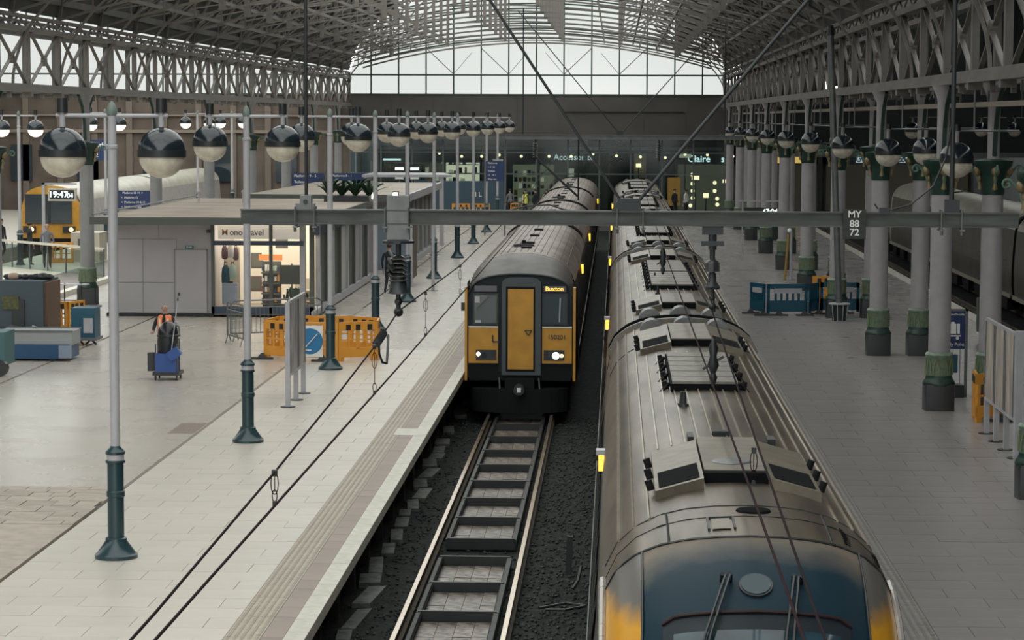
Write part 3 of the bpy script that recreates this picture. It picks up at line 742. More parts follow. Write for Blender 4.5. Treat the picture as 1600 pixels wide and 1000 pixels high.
for i, y in enumerate((60.5, 84, 96)):
    c = copy_tree(h0); c.location = (7.67, y, 5.95); c['label'] = 'globe lamp behind the right column rows, %s from the camera' % ORD[i]; c['group'] = 'outer right hanging globes'
for i, (x, y) in enumerate(((17.6,118),(19.2,118),(12.6,104))):
    c = copy_tree(h0); c.location = (x, y, 6.25); c['label'] = 'small distant globe lamp in the right-hand shed, %s' % ('left of the pair above the pale train', 'right of the pair above the pale train', 'alone between the columns')[i]; c['group'] = 'distant right shed lamps'

# ------------------------------------------------------------------ trains
def roof_prof(w, top=2.86, low=-.3, kind=2):
    if kind == 2: h = [(0,top),(.25,top-.008),(.5,top-.035),(.72,top-.09),(.92,top-.19),(1.08,top-.34),(1.18,top-.55),(1.235,top-.85),(1.27,1.6),(1.33,1.1),(1.38,.6),(1.37,.1),(1.32,-.3)]
    else: h = [(0,top),(.25,top-.012),(.5,top-.05),(.75,top-.125),(.95,top-.23),(1.1,top-.36),(1.21,top-.52),(1.28,top-.72),(1.31,1.9),(1.35,1.3),(1.38,.7),(1.37,.1),(1.33,-.3)]
    return h
P2 = roof_prof(1.38, kind=2); P1 = roof_prof(1.38, kind=1)
def prof_at(P, d):
    d = abs(d)
    for (a, za), (b, zb) in zip(P, P[1:]):
        if a <= d <= b and zb > .8: return za+(zb-za)*(d-a)/(b-a)
    return P[7][1]
def full(P, cx, a=0, b=None):
    h = P[a:b]; return [(cx-x, z) for x, z in h[::-1]] + [(cx+x, z) for x, z in (h[1:] if h[0][0] == 0 else h)]
def car_shell(t, P, cx, y0, y1, roofm, sidem, nm='car'):
    top = full(P, cx, 0, 8)
    MB().grid([[(x,y0,z) for x,z in top],[(x,y1,z) for x,z in top]]).build('car_roof', roofm, t, smooth=True)
    for s in (-1, 1):
        h = P[7:]; MB().grid([[(cx+s*x,y0,z) for x,z in h],[(cx+s*x,y1,z) for x,z in h]]).build('car_side', sidem, t, smooth=True)
    fl = full(P, cx); 
    for y in (y0, y1): MB()._a([(x,y,z) for x,z in fl], [tuple(range(len(fl)))]).build('car_end', soot, t)
    # window band
    for s in (-1, 1):
        me = None; L_ = 1.5; n = int((y1-y0-2.4)/(L_+.35))
        xa = cx+s*1.30; xb = cx+s*1.352
        for i in range(n):
            ya = y0+1.4+i*(L_+.35); k = MB()
            k._a([(cx+s*1.283,ya,1.72),(cx+s*1.283,ya+L_,1.72),(cx+s*1.368,ya+L_,.95),(cx+s*1.368,ya,.95)], [(0,1,2,3)])
            k.build('side_window', glass_d, t)
        MB().box(min(cx+s*1.385,cx+s*1.395), max(cx+s*1.385,cx+s*1.395), y0+.2, y1-.2, .52, .58).build('waist_rail', mat('waist rail', (.13,.12,.11), .4, metal=.3), t)
    MB().box(cx-1.15, cx+1.15, y0+1, y1-1, -.75, -.3).build('underframe', soot, t)
    k = MB()
    for yb in (y0+2, y0+4.5, y1-4.5, y1-2):
        for s in (-1, 1): k.cyl((cx+s*.7,yb,-.5),(cx+s*.82,yb,-.5), .42, .42, 16)
    k.build('wheel', soot, t)
def arc_band(t, P, cx, y, w, h, m, name, dmax=1.18, dmin=None):
    ds = [(-dmax if dmin is None else dmin)+((dmax-(-dmax if dmin is None else dmin)))*i/24 for i in range(25)]
    k = MB(); rows = []
    a = [(cx+d, prof_at(P, d)-.01) for d in ds]; b = [(cx+d*(1+h*.5), prof_at(P, d)+h) for d in ds]
    n = len(ds)
    vs = [(x,y-w/2,z) for x,z in a]+[(x,y-w/2,z) for x,z in b]+[(x,y+w/2,z) for x,z in b]+[(x,y+w/2,z) for x,z in a]
    fs = [(q*n+i, q*n+i+1, ((q+1)%4)*n+i+1, ((q+1)%4)*n+i) for q in range(4) for i in range(n-1)] + [(0,n,2*n,3*n),(n-1,2*n-1,3*n-1,4*n-1)]
    k._a(vs, fs)
    return k.build(name, m, t)
def ribs(t, P, cx, y0, y1, ds, m, w=.022, h=.02, name='roof_rib'):
    for d in ds:
        z = prof_at(P, d); sl = (prof_at(P, abs(d)+.02)-prof_at(P, abs(d)-.02 if abs(d) > .02 else 0))/.04*(1 if d > 0 else -1)
        nrm = Vector((-sl, 0, 1)).normalized(); tg = Vector((nrm.z, 0, -nrm.x)); c = Vector((cx+d, 0, z))
        q = [c-tg*w/2-nrm*.01, c+tg*w/2-nrm*.01, c+tg*w/2*.7+nrm*h, c-tg*w/2*.7+nrm*h]
        MB().ring_prism([(v.x, v.z) for v in q], y0, y1).build(name, m, t)

# ---- foreground train
C2 = 1.11
T2 = thing('passenger_train', 'large grey ribbed-roof train in the foreground with yellow and blue cab', 'train', (C2, 17.3, -.9))
cars2 = [(20.1, 39.5), (40.0, 61.2), (61.7, 83.6), (84.1, 106), (106.5, 129)]
rib_ds = [-1.06,-.93,-.8,-.66,-.52,-.38,-.24,-.09,.06,.21,.36,.51,.66,.8,.93,1.06]
dkm = mat('roof opening', (.008,.009,.010), .9, spec=.05)
palep = mat('pale roof panel', (.185,.16,.125), .4, metal=.25, noise=.25, nscale=4)
def hood(t, cx, y0, y1, flip=False, P=P2, wide=.74):
    # centre panel plus two drooping wings with dark openings
    ym = (y0+y1)/2; a, b = (y0, y1)
    MB().box(cx-.28, cx+.3, y0+.5, y1, 2.80, 2.955).build('hood_centre', palep, t)
    MB().box(cx-.28, cx+.3, y0+.35, y0+.5, 2.80, 2.945).build('hood_mouth', dkm, t)
    for s in (-1, 1):
        x0 = cx+s*.3; x1 = cx+s*wide; z0 = 2.95; z1 = prof_at(P, wide)+.09
        vs = [(x0,y0,z0),(x1,y0-.15,z1),(x1,y1-.4,z1),(x0,y1-.2,z0),(x0,y0,z0-.14),(x1,y0-.15,z1-.14),(x1,y1-.4,z1-.14),(x0,y1-.2,z0-.14)]
        k = MB(); k._a(vs, [(0,1,2,3),(4,7,6,5),(0,4,5,1),(1,5,6,2),(2,6,7,3),(3,7,4,0)]); k.build('hood_wing', palep, t)
        e = .05; L_ = (y1-y0)*.36; up = .006
        def pt(u, v): # u across 0..1, v along metres
            return (lerp(x0,x1,u), y0-.15*u+v, lerp(z0,z1,u)+up)
        k = MB(); k._a([pt(.08,.1), pt(.92,.1), pt(.92,L_), pt(.08,L_)], [(0,1,2,3)]); k.build('hood_vent', dkm, t)
        k = MB()
        for j in range(3): k.cyl((x1+s*.03, y0+.3+j*.7, z1-.06), (x1+s*.06, y0+.3+j*.7, z1+.03), .035)
        o = k.build('hood_bracket', soot, t); o['kind'] = 'stuff'
def radiator(t, cx, y0, y1, P=P2):
    MB().box(cx-.42, cx+.42, y0, y1, 2.74, 2.93).build('radiator_box', dkm, t)
    n = 6; w = (y1-y0)/n
    me = MB().box(-.4, .4, .03, w-.03, 0, .03).mesh('radiator_slat', mat('slat grey', (.20,.19,.165), .45, metal=.3, noise=.3, nscale=8))
    for i in range(n): place(me, 'radiator_slat', t, loc=Vector((cx, y0+i*w, 2.93))-wloc(t))
    k = MB()
    for s in (-1, 1):
        for j in range(4):
            y = y0+.3+j*(y1-y0-.5)/3; k.cyl((cx+s*.46,y,2.78),(cx+s*.5,y,2.93), .05, .03, 8); k.bar((cx+s*.44,y,2.9),(cx+s*.58,y-.15,2.75), .04)
    o = k.build('radiator_bracket', soot, t); o['kind'] = 'stuff'
    MB().ring_prism([(cx-.95, prof_at(P,.95)), (cx-.45, prof_at(P,.45)+.012), (cx-.45, prof_at(P,.45)), (cx-.95, prof_at(P,.95)-.02)], y0+.1, y1).build('walk_plate', palep, t)
def domes(t, cx, y, m=None):
    for j, d in enumerate((-.52, 0, .52)):
        z = prof_at(P2, d)-.03
        MB().cyl((cx+d, y-.22, z-.02), (cx+d, y+.22, z-.02), .19, .19, 18).build('fan_dome', steel, t, smooth=True)
        MB().cyl((cx+d, y-.235, z-.02), (cx+d, y+.235, z-.02), .10, .10, 14).build('fan_hub', palep, t, smooth=True)
def antenna(t, x, y, z):
    MB().cyl((x,y,z-.02),(x,y,z+.03), .06, .05, 10).cyl((x,y,z+.03),(x,y,z+.17), .03, .015, 8).build('antenna', black, t, smooth=True)
for i, (a, b) in enumerate(cars2):
    car_shell(T2, P2, C2, a, b, r2, train_body)
    near = 24.6 if i == 0 else a+5.0
    ribs(T2, P2, C2, 20.6 if i == 0 else a+.1, b-.1, [d for d in rib_ds if abs(d) > .78], r2rib)
    ribs(T2, P2, C2, near, b-5.2, [d for d in rib_ds if abs(d) < .78], r2rib)
    if i:
        hood(T2, C2, a+2.0, a+4.6); domes(T2, C2, a+1.0); radiator(T2, C2, a+7.0, a+10.8); antenna(T2, C2-.3, a+5.8, prof_at(P2,.3))
        arc_band(T2, P2, C2, a+.06, .12, .07, dkm, 'end_flange')
    hood(T2, C2, b-4.6, b-1.4); radiator(T2, C2, b-10.0, b-6.2); antenna(T2, C2-.3, b-11.6, prof_at(P2,.3)); domes(T2, C2, b-.7)
    arc_band(T2, P2, C2, b-.06, .12, .07, mat('flange grey', (.16,.15,.13), .4, metal=.4), 'end_flange')
    if i < 4: MB().ring_prism(full([(x*.9, z*.96 if z > 0 else z) for x, z in P2], C2), b, b+.5).build('gangway', rubber, T2)
    for yl in (a+9.3,):
        k = MB().box(C2-1.30, C2-1.235, yl, yl+.12, 1.86, 2.06); k.build('door_lamp', amber, T2); MB().box(C2-1.33, C2-1.22, yl-.03, yl+.17, 2.06, 2.12).build('lamp_hood', white_m, T2)
hood(T2, C2, 21.6, 24.4)
MB().lathe((C2, 22.62, 2.958), [(.19,0),(.17,.012),(.02,.02)], 20).build('oval_vent', steel, T2).scale = (1,1,1)
antenna(T2, C2-.33, 28, 2.84)
MB().box(C2-.09, C2+.09, 25.1, 25.25, 2.86, 2.92).build('lifting_eye', black, T2)
MB().box(C2-.36, C2-.30, 24.5, 24.9, 2.86, 2.94).build('lifting_eye', black, T2)
MB().box(C2+.45, C2+.53, 24.5, 24.8, 2.82, 2.92).build('lifting_eye', black, T2)
arc_band(T2, P2, C2, 20.62, .02, .008, black, 'panel_seam')
arc_band(T2, P2, C2, 31.5+4.6, .03, .01, black, 'panel_seam')
# cab nose surface S(u,t)
NC = [(20.6,2.86),(20.1,2.855),(19.75,2.845),(19.35,2.81),(19.05,2.74),(18.8,2.64),(18.6,2.52),(18.42,2.38),(18.28,2.22),(18.14,2.0),(17.98,1.7),(17.82,1.35),(17.68,.9),(17.6,.4),(17.6,-.3)]
def nose(u, t_):   # u -1..1 across, t_ index float
    i = min(int(t_), len(NC)-2); f = t_-i
    y = lerp(NC[i][0], NC[i+1][0], f); z = lerp(NC[i][1], NC[i+1][1], f)
    d = abs(u)*1.18
    drop = (2.86-prof_at(P2, d))
    k_ = max(0, min(1, (z-.2)/2.2)); hwid = 1+.10*(1-k_)
    yb = y+.55*(abs(u)**3.2)*min(1, max(0, (20.3-y)/1.2))
    return Vector((C2+u*1.18*hwid, yb, z-drop*k_**.5))
def nose_patch(u0, u1, t0, t1, m, name, nu=10, nt=10, off=0, parent=T2):
    rows = []
    for j in range(nt+1):
        tt = lerp(t0, t1, j/nt); row = []
        for i in range(nu+1):
            u = lerp(u0, u1, i/nu); p = nose(u, tt)
            if off:
                e = .02; n = (nose(u+e, tt)-nose(u-e, tt)).cross(nose(u, min(tt+.05, len(NC)-1.01))-nose(u, max(tt-.05, 0))); n.normalize()
                if n.y > 0 and n.z < .3 or n.z < -.1: n = -n
                p = p+n*off
            row.append(p)
        rows.append(row)
    return MB().grid(rows).build(name, m, parent, smooth=True)
TL = len(NC)-1.001
def cab_mat():
    m = bpy.data.materials.new('cab nose paint'); m.use_nodes = True; nt = m.node_tree; N = nt.nodes; L = nt.links; b = N['Principled BSDF']
    b.inputs['Roughness'].default_value = .5; b.inputs['Specular IOR Level'].default_value = .2
    tc = N.new('ShaderNodeTexCoord'); sp = N.new('ShaderNodeSeparateXYZ'); L.new(tc.outputs['Object'], sp.inputs[0])
    n = N.new('ShaderNodeTexNoise'); n.inputs['Scale'].default_value = 3.5; n.inputs['Detail'].default_value = 5; L.new(tc.outputs['Object'], n.inputs[0])
    ad = N.new('ShaderNodeMath'); ad.operation = 'MULTIPLY_ADD'; L.new(n.outputs[0], ad.inputs[0]); ad.inputs[1].default_value = .35; L.new(sp.outputs[1], ad.inputs[2])
    r = N.new('ShaderNodeMapRange'); L.new(ad.outputs[0], r.inputs[0]); r.inputs[1].default_value = 19.1; r.inputs[2].default_value = 19.55
    cr = N.new('ShaderNodeValToRGB'); L.new(r.outputs[0], cr.inputs[0]); cr.color_ramp.elements[0].color = (.004,.022,.036,1); cr.color_ramp.elements[1].color = (.15,.125,.10,1)
    L.new(cr.outputs[0], b.inputs['Base Color']); return m
cabm = cab_mat()
def side_mat():
    m = bpy.data.materials.new('cab corner paint'); m.use_nodes = True; nt = m.node_tree; N = nt.nodes; L = nt.links; b = N['Principled BSDF']
    b.inputs['Roughness'].default_value = .3
    tc = N.new('ShaderNodeTexCoord'); sp = N.new('ShaderNodeSeparateXYZ'); L.new(tc.outputs['Object'], sp.inputs[0])
    n = N.new('ShaderNodeTexNoise'); n.inputs['Scale'].default_value = 6; L.new(tc.outputs['Object'], n.inputs[0])
    ad = N.new('ShaderNodeMath'); ad.operation = 'MULTIPLY_ADD'; L.new(n.outputs[0], ad.inputs[0]); ad.inputs[1].default_value = .12; L.new(sp.outputs[2], ad.inputs[2])
    r = N.new('ShaderNodeMapRange'); L.new(ad.outputs[0], r.inputs[0]); r.inputs[1].default_value = 2.24; r.inputs[2].default_value = 2.40
    cr = N.new('ShaderNodeValToRGB'); L.new(r.outputs[0], cr.inputs[0]); cr.color_ramp.elements[0].color = (.60,.29,.02,1); cr.color_ramp.elements[1].color = (.13,.125,.115,1)
    L.new(cr.outputs[0], b.inputs['Base Color']); return m
cornm = side_mat()
nose_patch(-.74, .74, 0, 3, r2, 'cab_roof_panel', 16, 6)
nose_patch(-.74, .74, 3, TL, cabm, 'nose_cone', 16, 24)
for s in (-1, 1):
    nose_patch(s*.74, s*1, 0, 3, r2, 'cab_roof_corner', 6, 6)
    nose_patch(s*.74, s*1, 3, TL, cornm, 'yellow_corner', 6, 24)
    # side of cab
    rows = []
    for j in range(25):
        tt = TL*j/24; e = nose(s, tt); y = e.y
        row = [e]
        for (x, z) in P2[7:]:
            if z < e.z: row.append(Vector((C2+s*max(x, abs(e.x-C2)), y, z)))
        while len(row) < 7: row.append(row[-1].copy())
        rows.append(row[:7])
    MB().grid(rows).build('cab_side', train_body, T2, smooth=True)
    MB().tube([nose(s*1.0, TL*j/24)+Vector((s*.015,0,.01)) for j in range(3, 22)], .035, 8).build('corner_trim', mat('corner trim', (.33,.31,.29), .25, metal=.6), T2, smooth=True)
    MB().tube([nose(s*.745, 3+(TL-3)*j/24)+Vector((0,-.01,.01)) for j in range(0, 22)], .010, 6).build('nose_seam', black, T2)
    MB().tube([nose(s*.56, tt)+Vector((0,0,.008)) for tt in (.1,.8,1.6,2.4,3.0)], .010, 5).build('panel_seam', black, T2)
for tt, nm in ((3.0, 'front_seam'),):
    MB().tube([nose(-1+2*i/30, tt)+Vector((0,0,.006)) for i in range(31)], .011, 5).build(nm, black, T2)
# louvres on right cab roof corner
for j in range(9):
    tt = .9+.2*j
    MB().bar(nose(.66, tt)+Vector((0,0,.010)), nose(.92, tt)+Vector((0,0,.010)), .008, .012).build('louvre', soot, T2)
# hatch, oval lens, disc
k = MB(); a_, b_, z_ = nose(-.26, 1.3), nose(-.10, 2.55), 0
k.bar(nose(-.28,1.2)+Vector((0,0,.01)), nose(-.10,1.2)+Vector((0,0,.01)), .02); k.bar(nose(-.28,1.2)+Vector((0,0,.01)), nose(-.28,2.4)+Vector((0,0,.01)), .02); k.bar(nose(-.10,1.2)+Vector((0,0,.01)), nose(-.10,2.4)+Vector((0,0,.01)), .02)
k.build('hatch_frame', black, T2)
nose_patch(-.255, -.125, 1.35, 2.4, palep, 'hatch_lid', 2, 2, off=.012)
o = MB().lathe((0,0,0), [(.15,0),(.14,.015),(.02,.02)], 24).build('oval_plate', dkm, T2); o.location = Vector((C2+.07, 20.35, 2.858))-wloc(T2); o.scale = (1, 1, 1)
def on_nose_disc(u, t_, r0, m, name, off):
    c = nose(u, t_); n = (nose(u+.02,t_)-nose(u-.02,t_)).cross(nose(u,t_+.1)-nose(u,t_-.1)).normalized()
    if n.y > 0: n = -n
    MB().cyl(c-n*.02, c+n*off, r0, r0*.98, 28).build(name, m, T2, smooth=True)
on_nose_disc(0, 5.75, .135, black, 'disc_rim', .012); on_nose_disc(0, 5.75, .118, mat('nose disc', (.03,.055,.07), .45), 'nose_disc', .02)
# windscreen: frame + glass + cab interior bits
nose_patch(-.60, .60, 7.0, 11.2, navy, 'windscreen_frame', 14, 10, off=.022)
nose_patch(-.53, .53, 7.75, 11.0, mat('windscreen glass', (.03,.07,.095), .08, spec=.6, noise=.8, nscale=2.2, col2=(.005,.012,.018)), 'windscreen', 14, 10, off=.034)
MB().tube([nose(-.62+1.24*i/16, 7.0 if 1 <= i <= 15 else 7.25)+Vector((0,-.03,.02)) for i in range(17)], .015, 6).build('windscreen_seal', mat('seal red brown', (.028,.016,.017), .5, spec=.2), T2)
for (ua, ub) in ((-.17, -.42), (-.20, -.46), (.28, .18), (.25, .12)):
    P = [nose(lerp(ua, ub, q/8), lerp(5.5, 10.2, q/8))+Vector((0,-.07,.06)) for q in range(9)]
    MB().tube(P, .013, 6).build('wiper_arm', black, T2, smooth=True)
for u in (-.17, -.22, .25, .30):
    c = nose(u, 5.5); MB().cyl(c, c+Vector((0,-.06,.07)), .02, .02, 8).build('wiper_pivot', navy, T2)
MB().box(C2-1.1, C2+1.1, 17.9, 20, -.8, -.3).build('buffer_beam', soot, T2)
k = MB()
for s in (-1, 1): k.cyl((C2+s*.72,19.6,-.5),(C2+s*.84,19.6,-.5), .42, .42, 16)
k.build('wheel', soot, T2)

# ---- class-150 style train with gangway door
C1 = -2.27; YF = 57.75
T1 = thing('passenger_train', 'older brown-roofed train with yellow gangway door facing the camera', 'train', (C1, YF, -.9))
cars1 = [(59.3, 77.3), (77.8, 97), (97.5, 115.6), (116.1, 135.5)]
d1 = [i*.165+.08 for i in range(-7, 7)]
for i, (a, b) in enumerate(cars1):
    car_shell(T1, P1, C1, a, b, r1, train_body)
    ribs(T1, P1, C1, a+.7, b-.1, d1, mat('roof seam dark', (.055,.045,.04), .6), w=.018, h=.012, name='roof_seam')
    arc_band(T1, P1, C1, b-.06, .12, .05, soot, 'end_flange'); 
    if i: arc_band(T1, P1, C1, a+.06, .12, .05, soot, 'end_flange')
    if i < 3: MB().ring_prism(full([(x*.85, z*.93 if z > 0 else z) for x, z in P1], C1), b, b+.5).build('gangway', soot, T1)
    for yv in (a+2.2, a+4.4, a+8.5, b-6, b-2.6):
        MB().box(C1-.13, C1+.13, yv, yv+.5, 2.85, 2.90).build('roof_vent', soot, T1)
    MB().lathe((C1-.1, a+3.3, 2.85), [(.3,0),(.25,.05),(.06,.08),(.05,.16)], 12).build('roof_pod', soot, T1)
    MB().box(C1+1.28, C1+1.36, a+9.6, a+9.75, 1.75, 2.0).build('door_lamp', amber, T1)
# cab dome roof
rows = []
for j in range(9):
    f = j/8; y = lerp(YF+.02, 59.35, f); dz = -.41*(1-f)**1.7; row = []
    for d in [(-1.30+2.6*i/24) for i in range(25)]:
        z = prof_at(P1, d)+dz*(1-.45*(abs(d)/1.3)**2); row.append((C1+d*(.985+.015*f), y+.18*(abs(d)/1.3)**4*(1-f), z))
    rows.append(row)
MB().grid(rows).build('cab_roof', r1c, T1, smooth=True)
for s in (-1, 1):
    MB().grid([[(C1+s*(1.30-.02*(1-q/4)), lerp(YF+.15, 59.35, q/4), z) for z in (2.22, 1.2, -.3)] for q in range(5)]).build('cab_side', train_body, T1)
# face
fy = YF
def fbox(x0, x1, z0, z1, y0, y1, m, name, parent=T1, **k): return MB().box(C1+x0, C1+x1, fy+y0, fy+y1, z0, z1).build(name, m, parent, **k)
face = [(C1-1.27,-.05)]+[(C1+d, prof_at(P1, d)-.41*(1-.45*(abs(d)/1.3)**2)-.02) for d in [-1.27+2.54*i/20 for i in range(21)]]+[(C1+1.27,-.05)]
MB().ring_prism(face, fy+.02, fy+.25).build('cab_face', navy, T1)
MB().tube([(x, fy, z+.01) for x, z in face[1:-1]], .03, 6).build('face_rim', steel_d, T1)
for s in (-1, 1):
    fbox(min(s*1.27,s*1.33), max(s*1.27,s*1.33), -.12, 2.12, -.06, .3, yellow, 'corner_pillar')
    xa, xb = sorted((s*1.24, s*.53))
    fbox(xa, xb, .30, 1.16, -.04, .05, yellow, 'lower_panel')
    fbox(xa, xb, 1.16, 1.185, -.06, .05, white, 'chrome_strip')
    wx = sorted((s*1.10, s*.56))
    MB().box(C1+wx[0]-.04, C1+wx[1]+.04, fy-.01, fy+.05, 1.22, 1.98).build('window_frame', steel_d, T1)
    MB().box(C1+wx[0], C1+wx[1], fy-.02, fy, 1.26, 1.93).build('cab_window', mat('cab window glass', (.06,.08,.09), .07, spec=1), T1)
    MB().box(C1+wx[0], C1+wx[1], fy-.02, fy+.02, 2.02, 2.16).build('destination_window', mat('destination glass', (.03,.03,.045) if s > 0 else (.09,.09,.11), .2), T1)
    hx = sorted((s*1.06, s*.57))
    fbox(hx[0], hx[1], .38, .62, -.07, .0, black, 'light_cluster')
    fbox(xa, xb, .10, .26, .0, .06, soot, 'step_board')
MB().cyl((C1+.86,fy-.09,.49),(C1+.86,fy-.05,.49), .085).build('headlamp', head_l, T1, smooth=True)
MB().cyl((C1+1.0,fy-.09,.49),(C1+1.0,fy-.05,.49), .045).build('marker_lamp', mat('marker warm', (1,.6,.3), .4, emit=2.5, ecol=(1,.6,.25)), T1)
MB().cyl((C1-1.0,fy-.09,.52),(C1-1.0,fy-.05,.52), .05).build('marker_lamp', mat('marker pale', (1,.8,.6), .4, emit=2.5, ecol=(1,.8,.55)), T1)
MB().cyl((C1-.86,fy-.09,.49),(C1-.86,fy-.05,.49), .07).build('headlamp', glass_d, T1, label='unlit headlamp')
fbox(-.44, .5, .02, 2.25, -.10, .05, rubber, 'gangway_surround'); fbox(-.34, .36, .10, 2.15, -.105, .0, soot, 'door_recess')
fbox(-.29, .32, .16, 2.09, -.12, .0, yellow, 'gangway_door')
k = MB().bar((C1+.12,fy-.14,1.1),(C1+.28,fy-.14,1.1), .02).bar((C1+.12,fy-.14,1.1),(C1+.2,fy-.14,.98), .02).bar((C1+.28,fy-.14,1.1),(C1+.2,fy-.14,.98), .02); k.build('door_handle', black, T1)
MB().bar((C1-.66,fy-.06,.98),(C1-.66,fy-.06,.82), .03).bar((C1-.66,fy-.06,.82),(C1-.5,fy-.06,.82), .03).build('grab_handle', black, T1)
MB().bar((C1+.96,fy-.05,1.88),(C1+.94,fy-.05,1.3), .03).build('wiper', white_m, T1); MB().bar((C1-1.05,fy-.04,1.6),(C1-.75,fy-.04,1.9), .015).build('wiper', black, T1)
MB().box(C1-1.09, C1-.97, fy-.03, fy-.02, 1.75, 1.9).build('notice', white_m, T1); MB().box(C1-1.08, C1-.94, fy-.03, fy-.02, 1.27, 1.33).build('notice', white_m, T1)
MB().ring_prism([(C1-.44,2.25),(C1+.5,2.25),(C1+.42,2.33),(C1+.3,2.36),(C1-.24,2.36),(C1-.36,2.33)], fy-.10, fy+.02).build('gangway_arch', rubber, T1)
text('Buxton', .15, (C1+.82, fy-.03, 2.09), T1, led, name='destination_text')
text('150201', .15, (C1+.88, fy-.05, .93), T1, black, name='unit_number')
fbox(-1.22, 1.22, -.12, .1, -.02, .3, soot, 'buffer_beam')
fbox(-.35, .35, -.42, -.05, -.35, .2, soot, 'coupler'); MB().cyl((C1,fy-.7,-.28),(C1,fy-.3,-.28), .13).build('coupler_head', steel_d, T1); fbox(-.045, .05, -.33, -.22, -.72, -.66, white, 'coupler_plate')
MB().poly_z([(C1-1.2,fy+.3)]+[(C1+1.15*math.sin(a), fy+.1-.5*math.cos(a)) for a in [R(-80+160*i/12) for i in range(13)]]+[(C1+1.2,fy+.3)], -.86, -.3).build('obstacle_deflector', soot, T1)
for x in (-.5, .45): MB().tube([(C1+x,fy-.05,-.05),(C1+x+.03,fy-.3,-.3),(C1+x-.02,fy-.15,-.5)], .025, 6).build('hose', black, T1)
fbox(-1.42, -1.34, 1.55, 1.75, -.0, .12, black, 'mirror')

# ---- right-hand pale train, far-left yellow train
pale = mat('pale train roof', (.58,.56,.48), .35, metal=.1, noise=.2, nscale=1)
sider = mat('right train side', (.14,.125,.11), .4, noise=.25, nscale=1)
T3 = thing('passenger_train', 'pale-roofed train standing behind the right columns', 'train', (15.85, 60, -.9))
for a, b in ((45, 66), (66.5, 88.5), (89, 111), (111.5, 128)):
    car_shell(T3, P1, 15.85, a, b, pale, sider)
    MB().box(14.42, 14.47, a, b, -.35, -.2).build('skirt_stripe', mat('skirt stripe', (.35,.32,.27), .5), T3)
    for i in range(6): MB().box(14.5, 15.2, a+1+3.3*i, a+2.6+3.3*i, -.85, -.35).build('equipment_box', soot, T3)
    arc_band(T3, P1, 15.85, a+.1, .3, .03, steel_d, 'end_flange')
rows = []
for j in range(8):
    f = j/7; sc = math.sqrt(1-(f*.96)**2)
    rows.append([(15.85+(x-15.85)*(.5+.5*sc), 128+2.8*f, max(-.3, z*sc if z > 0 else z)) for x, z in full(P1, 15.85)])
MB().grid(rows).build('nose', pale, T3, smooth=True)
T4 = thing('passenger_train', 'yellow-fronted train at the far left beside the clock', 'train', (-27.0, 114.5, -.9))
P4 = [(x*1.03, z) for x, z in P1]
for a, b in ((115, 135), (135.5, 156)): car_shell(T4, P4, -27.0, a, b, pale, mat('left train side', (.45,.43,.42), .4, noise=.2))
f4 = [(-28.4,-.3)]+[(-27+d, prof_at(P1, d*.95)) for d in [-1.38+2.76*i/12 for i in range(13)]]+[(-25.6,-.3)]
MB().ring_prism(f4, 114.6, 115).build('cab_face', yellow, T4)
MB().box(-28.2, -25.95, 114.52, 114.6, 1.05, 2.45).build('windscreen', glass_d, T4)
MB().box(-27.08, -26.98, 114.48, 114.54, 1.05, 2.45).build('window_pillar', black, T4)
MB().box(-28.35, -25.65, 114.55, 114.62, -.35, .35).build('skirt', soot, T4)
for x in (-28.0, -26.1):
    MB().box(x-.3, x+.3, 114.5, 114.6, .62, .92).build('light_cluster', black, T4); MB().cyl((x+.12,114.46,.77),(x+.12,114.5,.77), .1).build('headlamp', mat('headlamp orange', (1,.6,.3), .4, emit=3, ecol=(1,.55,.22)), T4)

# ------------------------------------------------------------------ overhead line equipment
def ibeam(k, x0, x1, y, z, h=.185, w=.15, tf=.018, tw=.012):
    k.box(x0, x1, y-w/2, y+w/2, z+h/2-tf, z+h/2); k.box(x0, x1, y-w/2, y+w/2, z-h/2, z-h/2+tf); k.box(x0, x1, y-tw/2, y+tw/2, z-h/2, z+h/2)
def insulator(t, x, y, ztop, n=6, L_=.8, r=.14, m=None):
    k = MB(); k.cyl((x,y,ztop-L_), (x,y,ztop), .035, .035, 10)
    k.build('insulator_core', steel_d, t, smooth=True)
    for i in range(n):
        z = ztop-.2-i*(L_-.35)/(n-1)
        MB().lathe((x,y,z), [(r,0),(r*.95,.012),(.04,.05),(.04,.0)], 16).build('insulator_disc', mat('insulator brown', (.035,.035,.035), .25), t, smooth=True)
def u_bolt(t, x, y, z0, z1):
    k = MB()
    for dx in (-.09, .09) if False else (0,):
        k.cyl((x,y-.09,z0), (x,y-.09,z1), .012, .012, 6); k.cyl((x,y+.09,z0), (x,y+.09,z1), .012, .012, 6)
    k.box(x-.03, x+.03, y-.12, y+.12, z0, z0+.02); k.cyl((x,y-.09,z0-.05),(x,y-.09,z0), .022, .022, 6)
    k.build('u_bolt', steel, t)
B1 = thing('catenary_beam', 'long grey steel beam carrying insulators across the whole foreground', 'beam', (0, 30, 4.94))
k = MB(); ibeam(k, -4.67, 4.95, 30, 4.935); k.build('beam', steel_b, B1)
for x in (-3.98, -3.74, -2.86, -2.57, .02, .34, 1.0, 4.0, 4.25): 
    if x != 1.0: u_bolt(B1, x, 30, 4.80, 5.06)
MB().box(-2.84, -2.56, 29.93, 30.07, 4.62, 5.20).build('suspension_block', steel, B1)
MB().box(-3.92, -3.78, 29.93, 30.07, 5.02, 5.20).box(-3.98, -3.74, 29.95, 30.05, 5.02, 5.1).build('suspension_block', steel, B1)
MB().ring_prism([(-.05,5.03),(.05,5.03),(.10,5.0),(.28,5.0),(.32,5.03),(.30,5.18),(.04,5.18)], 29.93, 30.07).build('suspension_block', steel_d, B1)
MB().box(4.05, 4.22, 29.93, 30.07, 5.0, 5.18).build('suspension_block', steel_d, B1)
